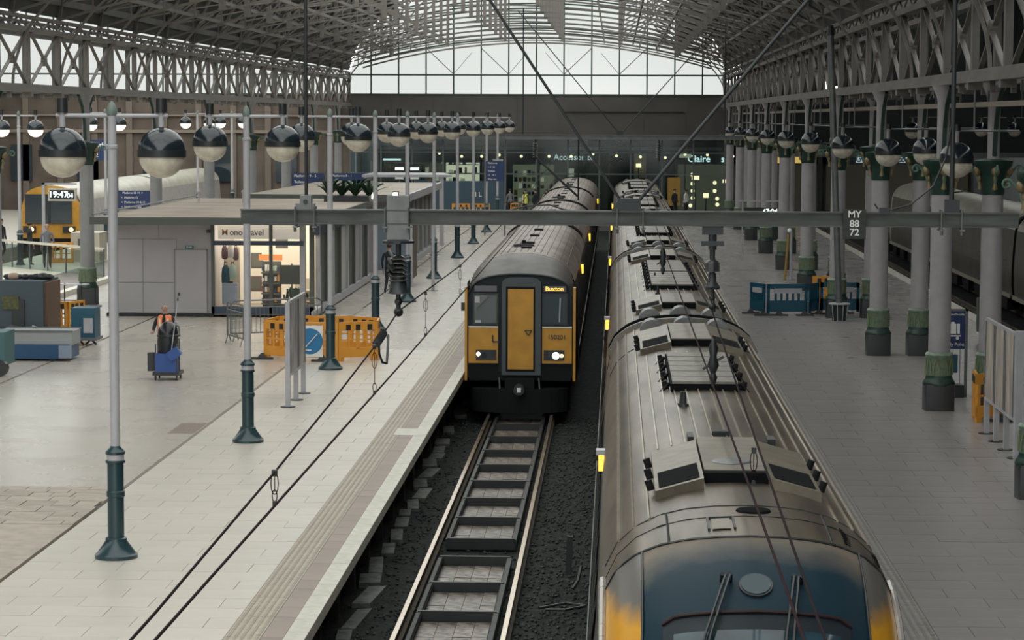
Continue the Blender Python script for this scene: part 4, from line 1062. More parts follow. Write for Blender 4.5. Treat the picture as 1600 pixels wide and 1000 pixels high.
MB().cyl((.10,29.92,5.12),(.10,30.08,5.12), .03).cyl((.24,29.92,5.12),(.24,30.08,5.12), .03).cyl((-3.85,29.91,5.12),(-3.85,30.09,5.12), .03).build('bolt', steel_d, B1)
def ray_pts(): pass
MB().cyl((-3.85,30,5.18),(-3.85,30,9.6), .022).build('hanger_rod', steel_d, B1)
MB().cyl((4.13,30,5.15),(4.13,30,9.2), .03).build('hanger_rod', steel_d, B1)
MB().cyl((.06,30,5.15),(-2.55,30,9.1), .018).build('stay_rod', steel_d, B1)
MB().cyl((.28,30,5.15),(3.65,30,9.2), .022).build('stay_rod', steel_d, B1)
MB().tube([(3.28,30,5.03),(3.4,29.98,5.06),(3.62,29.98,5.12),(3.9,29.98,5.35),(4.05,29.98,5.7),(4.11,29.98,6.1)], .012, 6).build('earth_cable', black, B1)
MB().box(3.24, 3.36, 29.9, 30, 5.0, 5.08).cyl((3.22,29.95,5.07),(3.18,29.95,5.13), .01).build('cable_clamp', steel_d, B1)
# insulators
for x, zt, dk in ((-2.7, 4.62, 1), (1.2, 4.80, 2)):
    if dk == 1:
        MB().lathe((x,30,4.61), [(.2,0),(.2,.03),(.12,.05)], 14).build('insulator_cap', steel_d, B1)
        insulator(B1, x, 30, 4.61, 6, .62, .125)
        MB().lathe((x,30,4.0), [(.14,-.02),(.12,0),(.09,.18),(.1,.22)], 12).build('insulator_foot', steel_d, B1, smooth=True)
        MB().cyl((x,30,3.98),(x,30,3.74), .03).sphere((x,30,3.88), .05).sphere((x,30,3.75), .06).build('wire_clamp', black, B1, smooth=True)
        k = MB()
        for i in range(7): k.cyl((x-.05,30+.25*math.sin(i),4.0+.07*i),(x-.12,30+.2*math.sin(i+1),4.07+.07*i), .02)
        k.build('cable_coil', black, B1)
    else:
        MB().box(x-.13, x+.13, 29.95, 30.05, 4.74, 4.84).cyl((x,30,4.55),(x,30,4.8), .05, .05, 8).box(x-.14, x+.14, 29.95, 30.05, 4.6, 4.66).build('insulator_cap', steel_d, B1)
        insulator(B1, x, 30, 4.58, 7, .45, .095)
        insulator_y = 4.1
        MB().lathe((x,30,4.06), [(.09,-.0),(.10,.03),(.05,.1),(.05,.2)], 12).build('insulator_foot', steel_d, B1, smooth=True)
        MB().cyl((x,30,4.06),(x+.02,30,3.78), .025).sphere((x,30,3.95), .04).sphere((x,30,3.85), .05).build('wire_clamp', black, B1, smooth=True)
# number plate
pl_ = MB().box(2.79, 3.07, 29.86, 29.89, 4.70, 5.06).build('number_plate', mat('plate black', (.02,.025,.025), .5, noise=.5, nscale=40), B1)
for s_, z in (('MY', 5.0), ('88', 4.885), ('72', 4.78)): text(s_, .12, (2.93, 29.855, z), B1, white, name='plate_text')
# second, distant beam
def farbeam(Y, zc, x0, x1, label):
    b = thing('catenary_beam', label, 'beam', (0, Y, zc)); k = MB(); ibeam(k, x0, x1, Y, zc, .2, .2); k.build('beam', steel, b)
    for x in (-3.6, 1.9): insulator(b, x, Y, zc-.1, 7, .95, .14)
    MB().box(.02, .3, Y-.08, Y+.08, zc+.08, zc+.3).build('suspension_block', steel_d, b)
    MB().cyl((.1,Y,zc+.2),(-4.4,Y,zc+5.6), .022).cyl((.24,Y,zc+.2),(4.9,Y,zc+5.4), .022).build('stay_rod', steel_d, b)
    for x in (x0+.8, x1-.8): MB().cyl((x,Y,zc+.1),(x,Y,11), .03).build('hanger_rod', steel_d, b)
    return b
farbeam(108, 5.32, -4.95, 5.6, 'distant grey catenary beam in front of the dark fascia')
MB().tube([(-1.55,100,5.3),(-1.55,100,2.78)], .04, 6).build('cable', black); tag(bpy.data.objects['cable'], 'vertical black dropper above the rear of the brown-roofed train', 'cable')
MB().tube([(-3.3,100,4.55),(-2.4,100,3.7),(-1.58,100,2.95)], .05, 6).build('catenary_cable', black); tag(bpy.data.objects['catenary_cable'], 'slanting black cable meeting the vertical dropper', 'cable')
o = MB().tube([(-4.1,88,2.75),(-3.2,88,2.98),(-2.4,88,3.02),(-1.9,88,2.85),(-1.6,88,2.8)], .03, 6).build('jumper_cable', black); tag(o, 'sagging black jumper across the brown train roof', 'cable')
# wires over the left track
def wire(pts_, r_, name, label, m):
    o = MB().tube(pts_, r_, 6).build(name, m); tag(o, label, 'wire'); return o
X1 = -2.7
mes = [(X1+.0, 8, 3.2), (X1, 14, 3.25), (X1, 19, 3.35), (X1, 23, 3.46), (X1, 27, 3.6), (X1, 30, 3.76)]
wire(mes, .010, 'messenger_wire', 'upper overhead wire sagging from the left insulator to the lower left', wire_m)
wire([(X1,30,3.76),(X1,42,3.60),(X1,54,3.62),(X1,68,3.72),(X1,108,4.4)], .010, 'messenger_wire', 'upper overhead wire running away over the brown train', wire_m)
wire([(X1,8,3.10),(X1,30,3.06),(X1,60,3.1),(X1,108,3.5)], .011, 'contact_wire', 'lower overhead contact wire crossing the left platform view', copper)
def dropper(x, y, z0, z1, label):
    t = thing('wire_dropper', label, 'dropper', (x, y, z0))
    MB().cyl((x,y,z0+.1),(x,y,z1-.02), .004, .004, 5).build('rod', wire_m, t)
    k = MB(); k.tube([(x+.03*math.cos(a),y,lerp(z0+.2,z1-.1,.75)+.09*math.sin(a)) for a in [2*math.pi*i/10 for i in range(11)]], .004, 4)
    k.tube([(x+.02*math.cos(a),y,z0+.07+.05*math.sin(a)) for a in [2*math.pi*i/10 for i in range(11)]], .004, 4); k.build('link', wire_m, t)
    MB().box(x-.02, x+.02, y-.03, y+.03, z1-.03, z1+.02).box(x-.015, x+.015, y-.02, y+.02, z0-.01, z0+.03).build('clamp', black, t)
dropper(X1, 19, 3.09, 3.35, 'wire dropper low over the pale paving, nearest the camera'); dropper(X1, 27, 3.07, 3.6, 'wire dropper below the tangled black clamp')
dropper(X1, 34.3, 3.07, 3.68, 'thin wire dropper just beyond the foreground beam'); dropper(X1, 42, 3.08, 3.6, 'wire dropper left of the yellow door train')
t = thing('section_insulator', 'black corrugated insulator sleeve with looped cable on the left wire', 'insulator', (X1, 28, 3.65))
def msz(y): return lerp(3.6, 3.76, (y-27)/3)
for i in range(10):
    y = 27.25+i*.085; MB().cyl((X1,y,msz(y)),(X1,y+.05,msz(y+.05)), .05, .04, 10).build('sleeve_rib', black, t, smooth=True)
MB().tube([(X1+.02,27.3,3.60),(X1+.02,27.35,3.48),(X1+.05,27.4,3.38),(X1+.09,27.5,3.36),(X1+.08,27.7,3.48),(X1+.06,28,3.64)], .014, 6).build('cable_loop', black, t, smooth=True)
# wires over the right track
wire([(1.2,8,3.15),(1.2,14,3.25),(1.2,22,3.5),(1.2,30,3.8)], .010, 'messenger_wire', 'upper overhead wire running down over the foreground train', wire_m)
wire([(1.2,30,3.8),(1.15,45,3.65),(1.1,60,3.7),(1.1,108,4.3)], .010, 'messenger_wire', 'upper overhead wire beyond the right insulator', wire_m)
wire([(1.12,8,3.12),(1.12,20,3.14),(1.1,60,3.2),(1.1,108,3.5)], .011, 'contact_wire', 'lower contact wire above the foreground train roof', copper)
dropper(1.16, 20, 3.14, 3.43, 'short wire dropper above the foreground cab roof')
for i, (x, y) in enumerate(((.95, 48.5), (1.15, 28.2))):
    t = thing('section_insulator', ('small' if i == 0 else 'larger')+' dark insulator clamp hanging above the ribbed train roof', 'insulator', (x, y, 3.3))
    MB().lathe((x,y,3.05), [(.02,0),(.05,.1),(.03,.15),(.07,.25),(.04,.35),(.06,.45),(.02,.55)], 10).build('body', black, t, smooth=True)
    MB().bar((x-.12,y,3.25),(x+.12,y,3.4), .03).build('arm', black, t)
# post with cap rising through the right platform
t = thing('support_post', 'tall slim grey post with flared white-ringed foot by the blue barriers', 'post', (6.88, 74.3, 0))
MB().cyl((6.88,74.3,0),(6.48,74.3,8.7), .10, .10, 14).build('post', steel, t, smooth=True)
MB().cyl((6.48,74.3,8.7),(6.47,74.3,9.0), .13, .09, 12).build('cap', steel_d, t)
MB().lathe((6.87,74.3,0), [(.22,.0),(.22,.42),(.30,.5),(.31,.53)], 16).build('foot_drum', steel_d, t, smooth=True)
MB().lathe((6.87,74.3,0), [(.30,.5),(.33,.51),(.33,.54),(.30,.55)], 20).build('foot_ring', white_m, t, smooth=True)
for a in (-.9,-.3,.3,.9): MB().bar((6.87+.31*math.sin(a),74.3-.31*math.cos(a),.5),(6.87+.24*math.sin(a),74.3-.24*math.cos(a),0), .02).build('foot_strap', white_m, t)
# thin vertical rods + hanging box in the right aisle
for i, (x, y, zb) in enumerate(((10.4,68,1.2),(8.9,84,3.3),(9.1,100,3.0))):
    t = thing('drop_rod', 'thin dark rod hanging in the right aisle, %s from the camera' % ORD[i], 'rod', (x, y, zb), group='drop rods in the right aisle')
    MB().cyl((x,y,zb),(x,y,7.0), .04).build('rod', steel_d, t)
    if i == 0: MB().box(x-.28, x+.28, y-.1, y+.1, zb-.95, zb).build('box', mat('grey green box', (.06,.075,.065), .5), t)

# ------------------------------------------------------------------ kiosks
K1 = thing('kiosk', 'white panelled kiosk with flat roof and lit glass shop front on the left platform', 'kiosk', (-12.5, 74.2, 0))
MB().box(-15.7, -12.46, 74.2, 90.5, .1, 2.95).build('body', kiosk_m, K1)
MB().box(-15.75, -12.4, 74.15, 90.5, 0, .1).build('plinth', dark, K1)
for (a, b, c, d) in ((-15.7,-14.6,.1,1.05),(-14.6,-13.55,.1,1.05),(-15.7,-14.6,1.05,2.4),(-14.6,-13.55,1.05,2.4),(-15.7,-14.1,2.4,2.93),(-14.1,-12.48,2.4,2.93)):
    MB().box(a+.012, b-.012, 74.17, 74.2, c+.012, d-.012).build('wall_panel', kiosk_m, K1)
MB().box(-13.6, -12.62, 74.15, 74.2, .12, 2.06).build('service_door', kiosk_m, K1)
MB().box(-13.63, -13.60, 74.13, 74.19, .12, 2.09).box(-12.62,-12.59, 74.13, 74.19, .12, 2.09).box(-13.63,-12.59, 74.13, 74.19, 2.06, 2.09).build('door_trim', mat('door trim', (.22,.21,.22), .5), K1)
MB().box(-13.28, -13.02, 74.13, 74.16, 2.10, 2.2).build('door_sign', mat('teal sign', (.01,.12,.14), .4), K1)
text('STAFF', .07, (-13.15, 74.12, 2.15), K1, white)
MB().box(-13.5, -13.46, 74.1, 74.15, .65, .75).build('door_handle', black, K1)
MB().box(-12.6, -12.5, 74.05, 74.2, 2.6, 2.7).build('wall_lamp', black, K1)
MB().poly_z([(-15.95,72.9),(-9.0,72.9),(-9.0,91),(-15.95,91)], 2.98, 3.1).build('roof', kroof, K1)
MB().poly_z([(-15.97,72.85),(-8.98,72.85),(-8.98,72.95),(-15.97,72.95)], 2.9, 3.12).build('roof_fascia', kfr, K1)
MB().box(-9.05, -8.96, 72.9, 91, 2.9, 3.12).build('roof_fascia', kfr, K1)
MB().tube([(-15.9,72.95,3.2),(-15.9,91,3.2)], .03, 6).build('roof_rail', steel, K1)
for x in (-13.3, -14.9): MB().cyl((x,86,3.1),(x,86,3.5), .04).sphere((x,86,3.5), .07).build('roof_vent_pipe', white_m, K1)
# shop bay
MB().box(-12.46, -9.35, 78.5, 78.6, .1, 2.9).build('shop_back_wall', kint, K1)
MB().box(-12.46, -9.35, 74.2, 78.5, .05, .1).build('shop_floor', mat('shop floor', (.3,.27,.22), .4), K1)
MB().box(-12.4, -9.3, 74.25, 78.5, 2.88, 2.95).build('shop_ceiling', mat('shop ceiling lit', (.7,.65,.55), .6, emit=.8, ecol=(1,.9,.72)), K1)
MB().box(-12.46, -9.3, 74.1, 74.25, .1, .32).build('shop_plinth', ktrim, K1)
MB().box(-12.4, -9.6, 74.05, 74.15, 2.22, 2.36).build('shop_transom', ktrim, K1)
for x in (-12.42, -10.62): MB().box(x-.05, x+.05, 74.1, 74.22, .1, 2.9).build('shop_mullion', kfr, K1)
MB().box(-9.72, -9.55, 74.1, 74.3, .1, 2.9).build('shop_mullion', white_m, K1); MB().box(-9.42, -9.28, 74.1, 74.3, .1, 2.9).build('shop_mullion', kfr, K1)
MB().box(-12.36, -10.68, 74.16, 74.17, .32, 2.9).build('shop_glass', gl_shop, K1); MB().box(-10.56, -9.72, 74.16, 74.17, .32, 2.9).build('shop_glass', gl_shop, K1)
MB().box(-12.3, -9.7, 74.4, 74.45, 2.4, 2.86).build('header_board', mat('header board', (.8,.76,.66), .5, emit=.25, ecol=(1,.9,.75)), K1)
ink = mat('header ink', (.05,.035,.02), .5)
for s_, x_, m_ in (('M', -12.08, orange), ('o', -11.86, ink), ('no', -11.66, ink), ('T', -11.42, orange), ('ravel', -11.12, ink)): text(s_, .26, (x_, 74.37, 2.6), K1, m_)
kl = bpy.data.lights.new('kiosk_light', 'AREA'); kl.shape = 'RECTANGLE'; kl.size = 2.6; kl.size_y = 3.6; kl.energy = 95; kl.color = (1, .88, .7)
ko = bpy.data.objects.new('kiosk_light', kl); COL.objects.link(ko); ko.location = (-10.9, 76.3, 2.86)
def shelf_unit(x0, x1, y, z0, label, m, n=3):
    t = thing('shelf_unit', label, 'shelves', ((x0+x1)/2, y, .1))
    MB().box(x0, x1, y+.3, y+.34, .1, z0).build('back_panel', m, t)
    for i in range(n): MB().box(x0, x1, y, y+.34, .25+i*(z0-.3)/n, .29+i*(z0-.3)/n).build('shelf', m, t)
    return t
cream = mat('shop cream', (.6,.54,.44), .5)
shelf_unit(-12.25, -11.75, 74.9, 2.1, 'cream shelf panel hung with bags at the left of the shop window', cream, 1)
shelf_unit(-11.2, -10.6, 76.0, 1.6, 'dark grid shelf full of small goods behind the shop mullion', kfr, 4)
shelf_unit(-10.3, -9.8, 77, 1.0, 'low counter under the dark green board in the shop', cream, 2)
def goods(x, y, z, w, h, m, label, nm='bag', cat='bag', grp=None, rnd_=True):
    k = MB(); prof = [(w*.30,0),(w*.48,h*.12),(w*.5,h*.5),(w*.42,h*.85),(w*.12,h)]
    k.lathe((0,0,0), prof, 10)
    for v in range(len(k.v)): k.v[v] = (k.v[v][0], k.v[v][1]*.5, k.v[v][2])
    o = k.build(nm, m, smooth=True); o.location = (x, y, z); tag(o, label, cat, grp)
    hd = MB().tube([(-w*.2,0,h*.9),(-w*.15,0,h*1.15),(w*.15,0,h*1.15),(w*.2,0,h*.9)], .012, 5).build('handle', black, o, local=True)
    return o
teal = mat('bag teal', (.03,.10,.13), .6); mint = mat('bag mint', (.45,.6,.55), .6); plum = mat('bag plum', (.16,.08,.09), .6)
goods(-12.15, 74.75, 1.75, .2, .42, plum, 'plum bag hung top left in the kiosk window'); goods(-11.95, 74.72, 1.8, .2, .45, white, 'pale bag hung top middle in the kiosk window'); goods(-11.8, 74.75, 1.72, .18, .40, plum, 'plum bag hung top right of the left window panel')
goods(-12.12, 74.72, .95, .26, .62, teal, 'large teal bag on the cream panel in the kiosk window'); goods(-11.9, 74.7, 1.15, .22, .45, mint, 'mint bag beside the teal bag in the kiosk window')
o = MB().poly_z([(-12.2,74.5),(-11.72,74.5),(-11.72,74.7),(-12.2,74.7)], .35, 1.02).build('suitcase', mat('pale blue case', (.42,.47,.55), .5)); tag(o, 'pale blue suitcase at the bottom left of the kiosk window', 'suitcase')
MB().box(-12.05,-11.87,74.58,74.62,1.02,1.07).build('handle', black, o)
t = thing('display_board', 'dark green board inside the kiosk window', 'board', (-10.1, 75.2, .9)); MB().box(-10.5,-9.75,75.2,75.26,.95,1.55).build('board', mat('board green', (.035,.045,.03), .5), t); MB().box(-10.15,-10.1,75.26,75.3,.1,1.6).build('post', kfr, t)
t = thing('plant_display', 'dark foliage display low in the kiosk window', 'plant', (-10.0, 75, .1)); k = MB()
for i in range(60): 
    a = random.uniform(0, 6.28); r_ = random.uniform(.0,.4); k.bar((-10+r_*math.cos(a),75+r_*.4*math.sin(a),.3+random.uniform(0,.4)),(-10+1.2*r_*math.cos(a)+random.uniform(-.08,.08),75,.45+random.uniform(0,.45)), .06, .01)
o = k.build('foliage', leaf, t); o['kind'] = 'stuff'; MB().box(-10.4,-9.6,74.85,75.2,.1,.35).build('planter', kfr, t)
t = thing('orange_banner', 'small orange hanging banner in the kiosk window', 'banner', (-11, 75.5, 1.7)); MB().box(-11.2,-10.45,75.5,75.54,1.68,1.86).build('banner', mat('banner orange', (.85,.30,.08), .5, emit=.2, ecol=(1,.4,.1)), t); MB().box(-10.85,-10.83,75.5,75.52,1.86,2.88).build('cord', black, t)
for i in range(26):
    x = -11.15+(i % 6)*.1; z = .32+(i//6)*.33; o = MB().box(-.035,.035,-.05,.05,0,random.uniform(.1,.24)).build('packet', random.choice((plum, teal, white, orange, mint, ktrim))); o.location = (x, 76.1, z); tag(o, 'small packet on the kiosk grid shelf, %s shelf from the bottom, %s from the left' % (ORD[i//6].replace('nearest','first'), ORD[i%6].replace('nearest','first')), 'packet', 'packets on the kiosk grid shelf')
for i, (x, z, m_) in enumerate(((-11.55,1.3,kfr),(-11.6,.55,plum),(-10.75,1.95,kfr))):
    t = thing('framed_picture', ['dark framed picture on the kiosk back wall','plum display card low in the kiosk','small square frame high in the kiosk'][i], 'picture', (x, 77.5, z)); MB().box(x-.2,x+.2,77.5,77.55,z,z+.5).build('frame', m_, t); MB().box(x-.15,x+.15,77.48,77.5,z+.05,z+.45).build('picture', mat('picture grey', (.12,.12,.10), .5), t)
# right side of kiosk (facing +x): bays
ybays = [75.2, 77.2, 79.0, 81.0, 83.2, 85.4, 87.6, 89.6, 91]
cols_ = [kfr, cream, kfr, mat('side panel white', (.5,.5,.48), .5), kfr, kiosk_m, kfr, kiosk_m]
for (a, b), m_ in zip(zip(ybays, ybays[1:]), cols_):
    MB().box(-9.38, -9.3, a+.12, b-.12, .3, 2.75).build('side_panel', m_, K1)
    MB().box(-9.36, -9.22, a-.1, a+.1, .05, 2.9).build('side_post', white_m if m_ is kfr else kfr, K1)
MB().box(-9.42, -9.2, 74.2, 91, .05, .28).build('side_plinth', white_m, K1)
MB().box(-9.42, -9.24, 75, 91, 2.5, 2.9).build('side_header', ktrim, K1)
MB().box(-12.46, -9.42, 78.6, 91, .1, 2.95).build('rear_body', kiosk_m, K1)
# low rail wedge at corner
MB().bar((-9.15,72.6,.25),(-9.15,76.5,.25), .06, .1).build('ramp_rail', white_m, K1)
t = thing('partition_wall', 'blue-grey partition closing the gap between the two kiosks', 'partition', (-9, 95.2, 0)); MB().box(-9.5,-7.9,95.2,95.3,0,2.6).build('panel', mat('partition blue', (.13,.17,.21), .4), t); MB().box(-9.5,-7.9,95.15,95.2,0,.14).build('skirting', white_m, t)
K2 = thing('kiosk', 'second flat-roofed kiosk behind the white one', 'kiosk', (-11, 100, 0))
MB().box(-14.2, -8.7, 96, 113, 0, 2.9).build('body', kiosk_m, K2); MB().poly_z([(-14.6,94.8),(-8.2,94.8),(-8.3,113.5),(-14.1,113.5)], 2.95, 3.12).build('roof', mat('kiosk roof pale', (.42,.37,.31), .6, noise=.2, nscale=.7), K2)
MB().box(-14.62,-8.18,94.75,94.85,2.85,3.14).build('roof_fascia', kfr, K2); MB().box(-8.28,-8.16,94.8,113.5,2.85,3.14).build('roof_fascia', white_m, K2)
for i in range(7): MB().box(-8.72,-8.66,96.3+2.4*i,98.2+2.4*i,.3,2.6).build('side_panel', kfr, K2); MB().box(-8.74,-8.6,98.3+2.4*i,98.5+2.4*i,0,2.8).build('side_post', white_m, K2)
MB().box(-8.78,-8.5,96,113,0,.22).build('side_plinth', white_m, K2)
t = thing('canopy', 'small white flat canopy over a side entrance behind the second kiosk', 'canopy', (-9.5, 118, 0))
MB().poly_z([(-12.2,116),(-7.9,116.5),(-8.6,121),(-12.2,121)], 3.3, 3.42).build('canopy_top', white_m, t); MB().box(-8.5,-8.3,116.5,116.7,0,3.3).box(-12,-11.8,116.5,116.7,0,3.3).build('canopy_post', white_m, t)
for i, x in enumerate((-9.05, -8.25)):
    t = thing('floodlight', ('left' if i == 0 else 'right')+' small lit floodlight behind the grey beam block', 'light', (x, 90.5, 3.1)); MB().box(x-.12,x+.12,90.4,90.6,3.1,3.4).build('housing', steel_d, t); MB().box(x-.09,x+.09,90.38,90.4,3.14,3.36).build('lens', head_l, t)
# palm on kiosk roof
t = thing('potted_palm', 'dark arching palm plants on the kiosk roof', 'plant', (-9.9, 88, 3.1))
MB().box(-10.6,-8.95,87.6,88.4,3.1,3.32).build('planter', black, t)
for c_ in (-10.45,-10.0,-9.5,-9.0):
    for i in range(15):
        a = 2*math.pi*i/15+c_; h = random.uniform(.3,.62); r_ = random.uniform(.4,.75); P = [Vector((c_+r_*f*math.cos(a), 88+r_*f*math.sin(a), 3.3+h*math.sin(min(f*1.5,1.9))*1.1)) for f in [q/5 for q in range(6)]]
        k = MB()
        for p, q in zip(P, P[1:]): k.bar(p, q, .11, .015)
        k.build('frond', leaf, t)

# ------------------------------------------------------------------ signs, boards, barriers
def dirsign(x, y, z, w, h, label, lines, pole=True, m=sign_n, zb=0):
    t = thing('direction_sign', label, 'sign', (x, y, zb)); MB().box(x-w/2,x+w/2,y-.04,y+.04,z,z+h).build('panel', m, t)
    for i, l_ in enumerate(lines): text(l_, h/len(lines)*.62, (x-w/2+.1, y-.05, z+h-(i+.5)*h/len(lines)), t, white, ax='LEFT', ext=.002)
    if pole: MB().cyl((x-w/2-.05,y,zb),(x-w/2-.05,y,z+h+.6), .04).cyl((x+w/2+.05,y,zb),(x+w/2+.05,y,z+h+.6), .04).build('pole', steel, t)
    return t
dirsign(-20.1, 100.5, 2.3, 1.35, .78, 'blue direction sign with white arrows behind the nearest lamp post', ['  Platform 13 14  >', '<  Platform 12', '<  Platforms 10 & 11', '<  Fairfield Street'])
dirsign(-15.3, 120, 2.5, 1.6, .9, 'navy direction board above the second kiosk, left one', ['Platforms 9 - 5', 'Toilets', 'Way out'])
dirsign(-13.2, 120, 2.6, 2.0, .8, 'navy direction board above the second kiosk, right one', ['Platforms 8 - 1', 'Tickets', 'Metrolink'])
dirsign(-6.35, 127, 2.85, .95, 1.05, 'square navy information sign on posts beyond the far lamps', ['Platforms', '< 9  10', 'Tickets', '13  14 >', 'Way out'])
dirsign(-27.8, 130, 3.8, 1.2, 1.1, 'dim blue sign above the yellow-fronted train', ['Platform', '12'])
t = thing('station_clock', 'digital clock reading 19:47:04 on a white T post at far left', 'clock', (-23.3, 98, 0))
MB().box(-23.42,-23.3,97.95,98.05,0,3.45).build('post', white_m, t); MB().box(-23.42,-22.0,97.95,98.05,3.38,3.45).build('arm', white_m, t)
MB().box(-23.15,-22.0,97.9,98.1,2.72,3.24).build('frame', mat('clock frame', (.55,.50,.42), .5), t); MB().box(-23.08,-22.07,97.88,97.9,2.80,3.17).build('display', black, t)
text('19:47', .36, (-22.72,97.86,2.98), t, lit, name='digits'); text('04', .26, (-22.24,97.86,2.94), t, lit, name='digits')
t = thing('station_clock', 'digital clock partly hidden behind the foreground beam at right', 'clock', (6.9, 106, 0))
MB().box(5.2,7.3,105.95,106.05,2.55,2.62).box(5.5,5.56,105.95,106.05,0,2.6).box(7.1,7.16,105.95,106.05,0,3.2).build('frame', white_m, t); MB().box(5.6,7.05,105.9,106,1.95,2.3).build('display', black, t); text('47:04', .3, (6.72,105.88,2.13), t, lit, name='digits')
# panelled notice boards
def noticeboard(x, ylist, z0, z1, label, face, mpan):
    t = thing('notice_board', label, 'notice board', (x, ylist[0], 0))
    for y in ylist:
        MB().box(x-.05,x+.05,y-.05,y+.05,0,z1+.03).build('leg', white_m, t); MB().lathe((x,y,0), [(.16,0),(.16,.015)], 16).build('foot', steel_d, t)
    for a, b in zip(ylist, ylist[1:]):
        MB().box(x-.05,x+.05,a+.05,b-.05,z0,z1).build('panel', mpan, t)
        MB().box(x+face*.03-.03,x+face*.03+.03,a+.02,b-.02,z0-.06,z0).box(x+face*.03-.03,x+face*.03+.03,a+.02,b-.02,z1,z1+.06).build('frame_rail', white_m, t)
        for yy_ in (a+.06, b-.10): MB().box(x+face*.05-.015,x+face*.05+.015,yy_,yy_+.04,z0,z1).build('frame_stile', steel, t)
noticeboard(-6.96, [51.05,52.35,53.6], .72, 2.22, 'white three-legged notice board between the two nearer left lamps', 1, mat('weathered posters', (.50,.48,.46), .5, noise=.6, nscale=2.4, stretch=(1,1,.5), col2=(.24,.23,.24)))
noticeboard(7.33, [44.2,45.3,46.5,47.7], .74, 2.24, 'white-framed row of weathered posters at the right edge', -1, mat('weathered posters pale', (.56,.50,.42), .5, noise=.5, nscale=2.6, stretch=(1,1,.4), col2=(.30,.26,.24)))
MB().box(7.26,7.42,43.9,44.1,0,2.35).build('end_post', white_m, bpy.data.objects['notice_board.001'])
# chapter-8 style barriers
def barrier(x0, y0, x1, y1, m, h=1.0, style='orange', name='barrier_panel', parent=None):
    p = Vector((x0,y0,0)); q = Vector((x1,y1,0)); d = (q-p); L_ = d.length; d.normalize(); k = MB()
    def B(a, b, z0, z1, th=.05): k.bar(p+d*a+Vector((0,0,(z0+z1)/2)), p+d*b+Vector((0,0,(z0+z1)/2)), th, (z1-z0))
    if style == 'orange':
        B(0,L_,.78,1.0); B(0,L_,.10,.34); B(0,.08,.0,1.0,.06); B(L_-.08,L_,.0,1.0,.06); B(L_/2-.05,L_/2+.05,.3,.8)
        for f in (.27,.73): B(L_*f-.025,L_*f+.025,.3,.8,.04)
        B(0,L_,.52,.56,.035)
        for f in (.12, .85): B(L_*f-.03,L_*f+.03,-.0,.12)
    else:
        B(0,L_,.84,1.0); B(0,L_,.12,.48); B(0,.1,.06,1.0); B(L_-.1,L_,.06,1.0)
        for f in (.22,.36,.5,.64,.78): B(L_*f-.035,L_*f+.035,.45,.86)
    o = k.build(name, m, parent)
    k = MB()
    if style == 'orange':
        for f in (.25, .5, .8): c = p+d*L_*f; nn = Vector((-d.y, d.x, 0)); k.bar(c-d*.06-nn*.035+Vector((0,0,.86)), c+d*.06-nn*.035+Vector((0,0,.86)), .02, .14); k.bar(c-d*.06+nn*.035+Vector((0,0,.86)), c+d*.06+nn*.035+Vector((0,0,.86)), .02, .14)
        k.build('reflector_patch', black, parent)
    else:
        nn = Vector((-d.y, d.x, 0))
        if L_ > .8:
            k.bar(p+d*L_*.2-nn*.035+Vector((0,0,.78)), p+d*L_*.85-nn*.035+Vector((0,0,.78)), .02, .16); k.build('reflector_strip', white_m, parent)
    return o
def foot(x, y, rz, parent, m=black):
    o = MB().poly_z([(-.28,-.07),(.28,-.07),(.28,.07),(-.28,.07)], 0, .05)._a([(-.12,-.05,.05),(.12,-.05,.05),(.12,.05,.05),(-.12,.05,.05),(-.03,-.03,.16),(.03,-.03,.16),(.03,.03,.16),(-.03,.03,.16)], [(0,1,5,4),(1,2,6,5),(2,3,7,6),(3,0,4,7),(4,5,6,7)]).mesh('foot', m)
    return place(o, 'foot', parent, loc=Vector((x,y,0))-wloc(parent), rot=(0,0,rz))
t = thing('safety_barrier', 'orange plastic barrier ring with a blue arrow sign on the left platform', 'barrier', (-7.5, 61.5, 0))
bp = [(-8.95,61.3),(-7.98,60.75),(-7.0,60.75),(-6.05,61.2),(-6.1,62.2),(-6.9,62.7),(-7.85,62.75),(-8.75,62.5)]
for (a, b) in zip(bp, bp[1:]+bp[:1]): barrier(*a, *b, orange, parent=t)
for (x, y) in ((-9.0,61.2),(-7.4,60.72)): foot(x, y, 0, t)
t2 = thing('arrow_sign', 'blue round sign with white down-left arrow on white board fixed to the orange barrier', 'sign', (-7.65, 60.62, .1))
MB().box(-7.98,-7.38,60.62,60.65,.12,.92).build('board', white, t2); MB().cyl((-7.7,60.61,.52),(-7.7,60.62,.52), .33, .33, 28).build('disc', blue_s, t2)
MB().bar((-7.5,60.6,.72),(-7.86,60.6,.32), .02, .07, up=(0,1,0)).bar((-7.88,60.6,.3),(-7.66,60.6,.3), .02, .07, up=(0,1,0)).bar((-7.88,60.6,.3),(-7.88,60.6,.5), .07, .02).build('arrow', white, t2)
t = thing('safety_barrier', 'dark blue plastic barrier line by the right columns', 'barrier', (6, 76.6, 0))
bb = [(4.35,76.0),(4.75,75.6),(6.4,76.6),(7.7,76.8)]
barrier(4.3,76.9,4.7,76.0, blue, style='blue', parent=t); barrier(4.75,76.0,6.05,76.2, blue, style='blue', parent=t); barrier(6.1,76.2,6.45,76.9, blue, style='blue', parent=t); barrier(6.5,77.0,7.75,77.0, blue, style='blue', parent=t)
for (x, y) in ((4.3,76.8),(4.65,76.0),(5.15,76.05),(5.95,76.1),(6.45,76.8),(7.3,77.0)): foot(x, y, 0, t)
t = thing('safety_barrier', 'short orange plastic barrier behind the right poster board', 'barrier', (7.8, 49.5, 0))
barrier(7.38,49.4,8.1,49.9, orange, parent=t); barrier(7.38,49.4,7.45,50.3, orange, parent=t); foot(7.9,49.6,0,t)
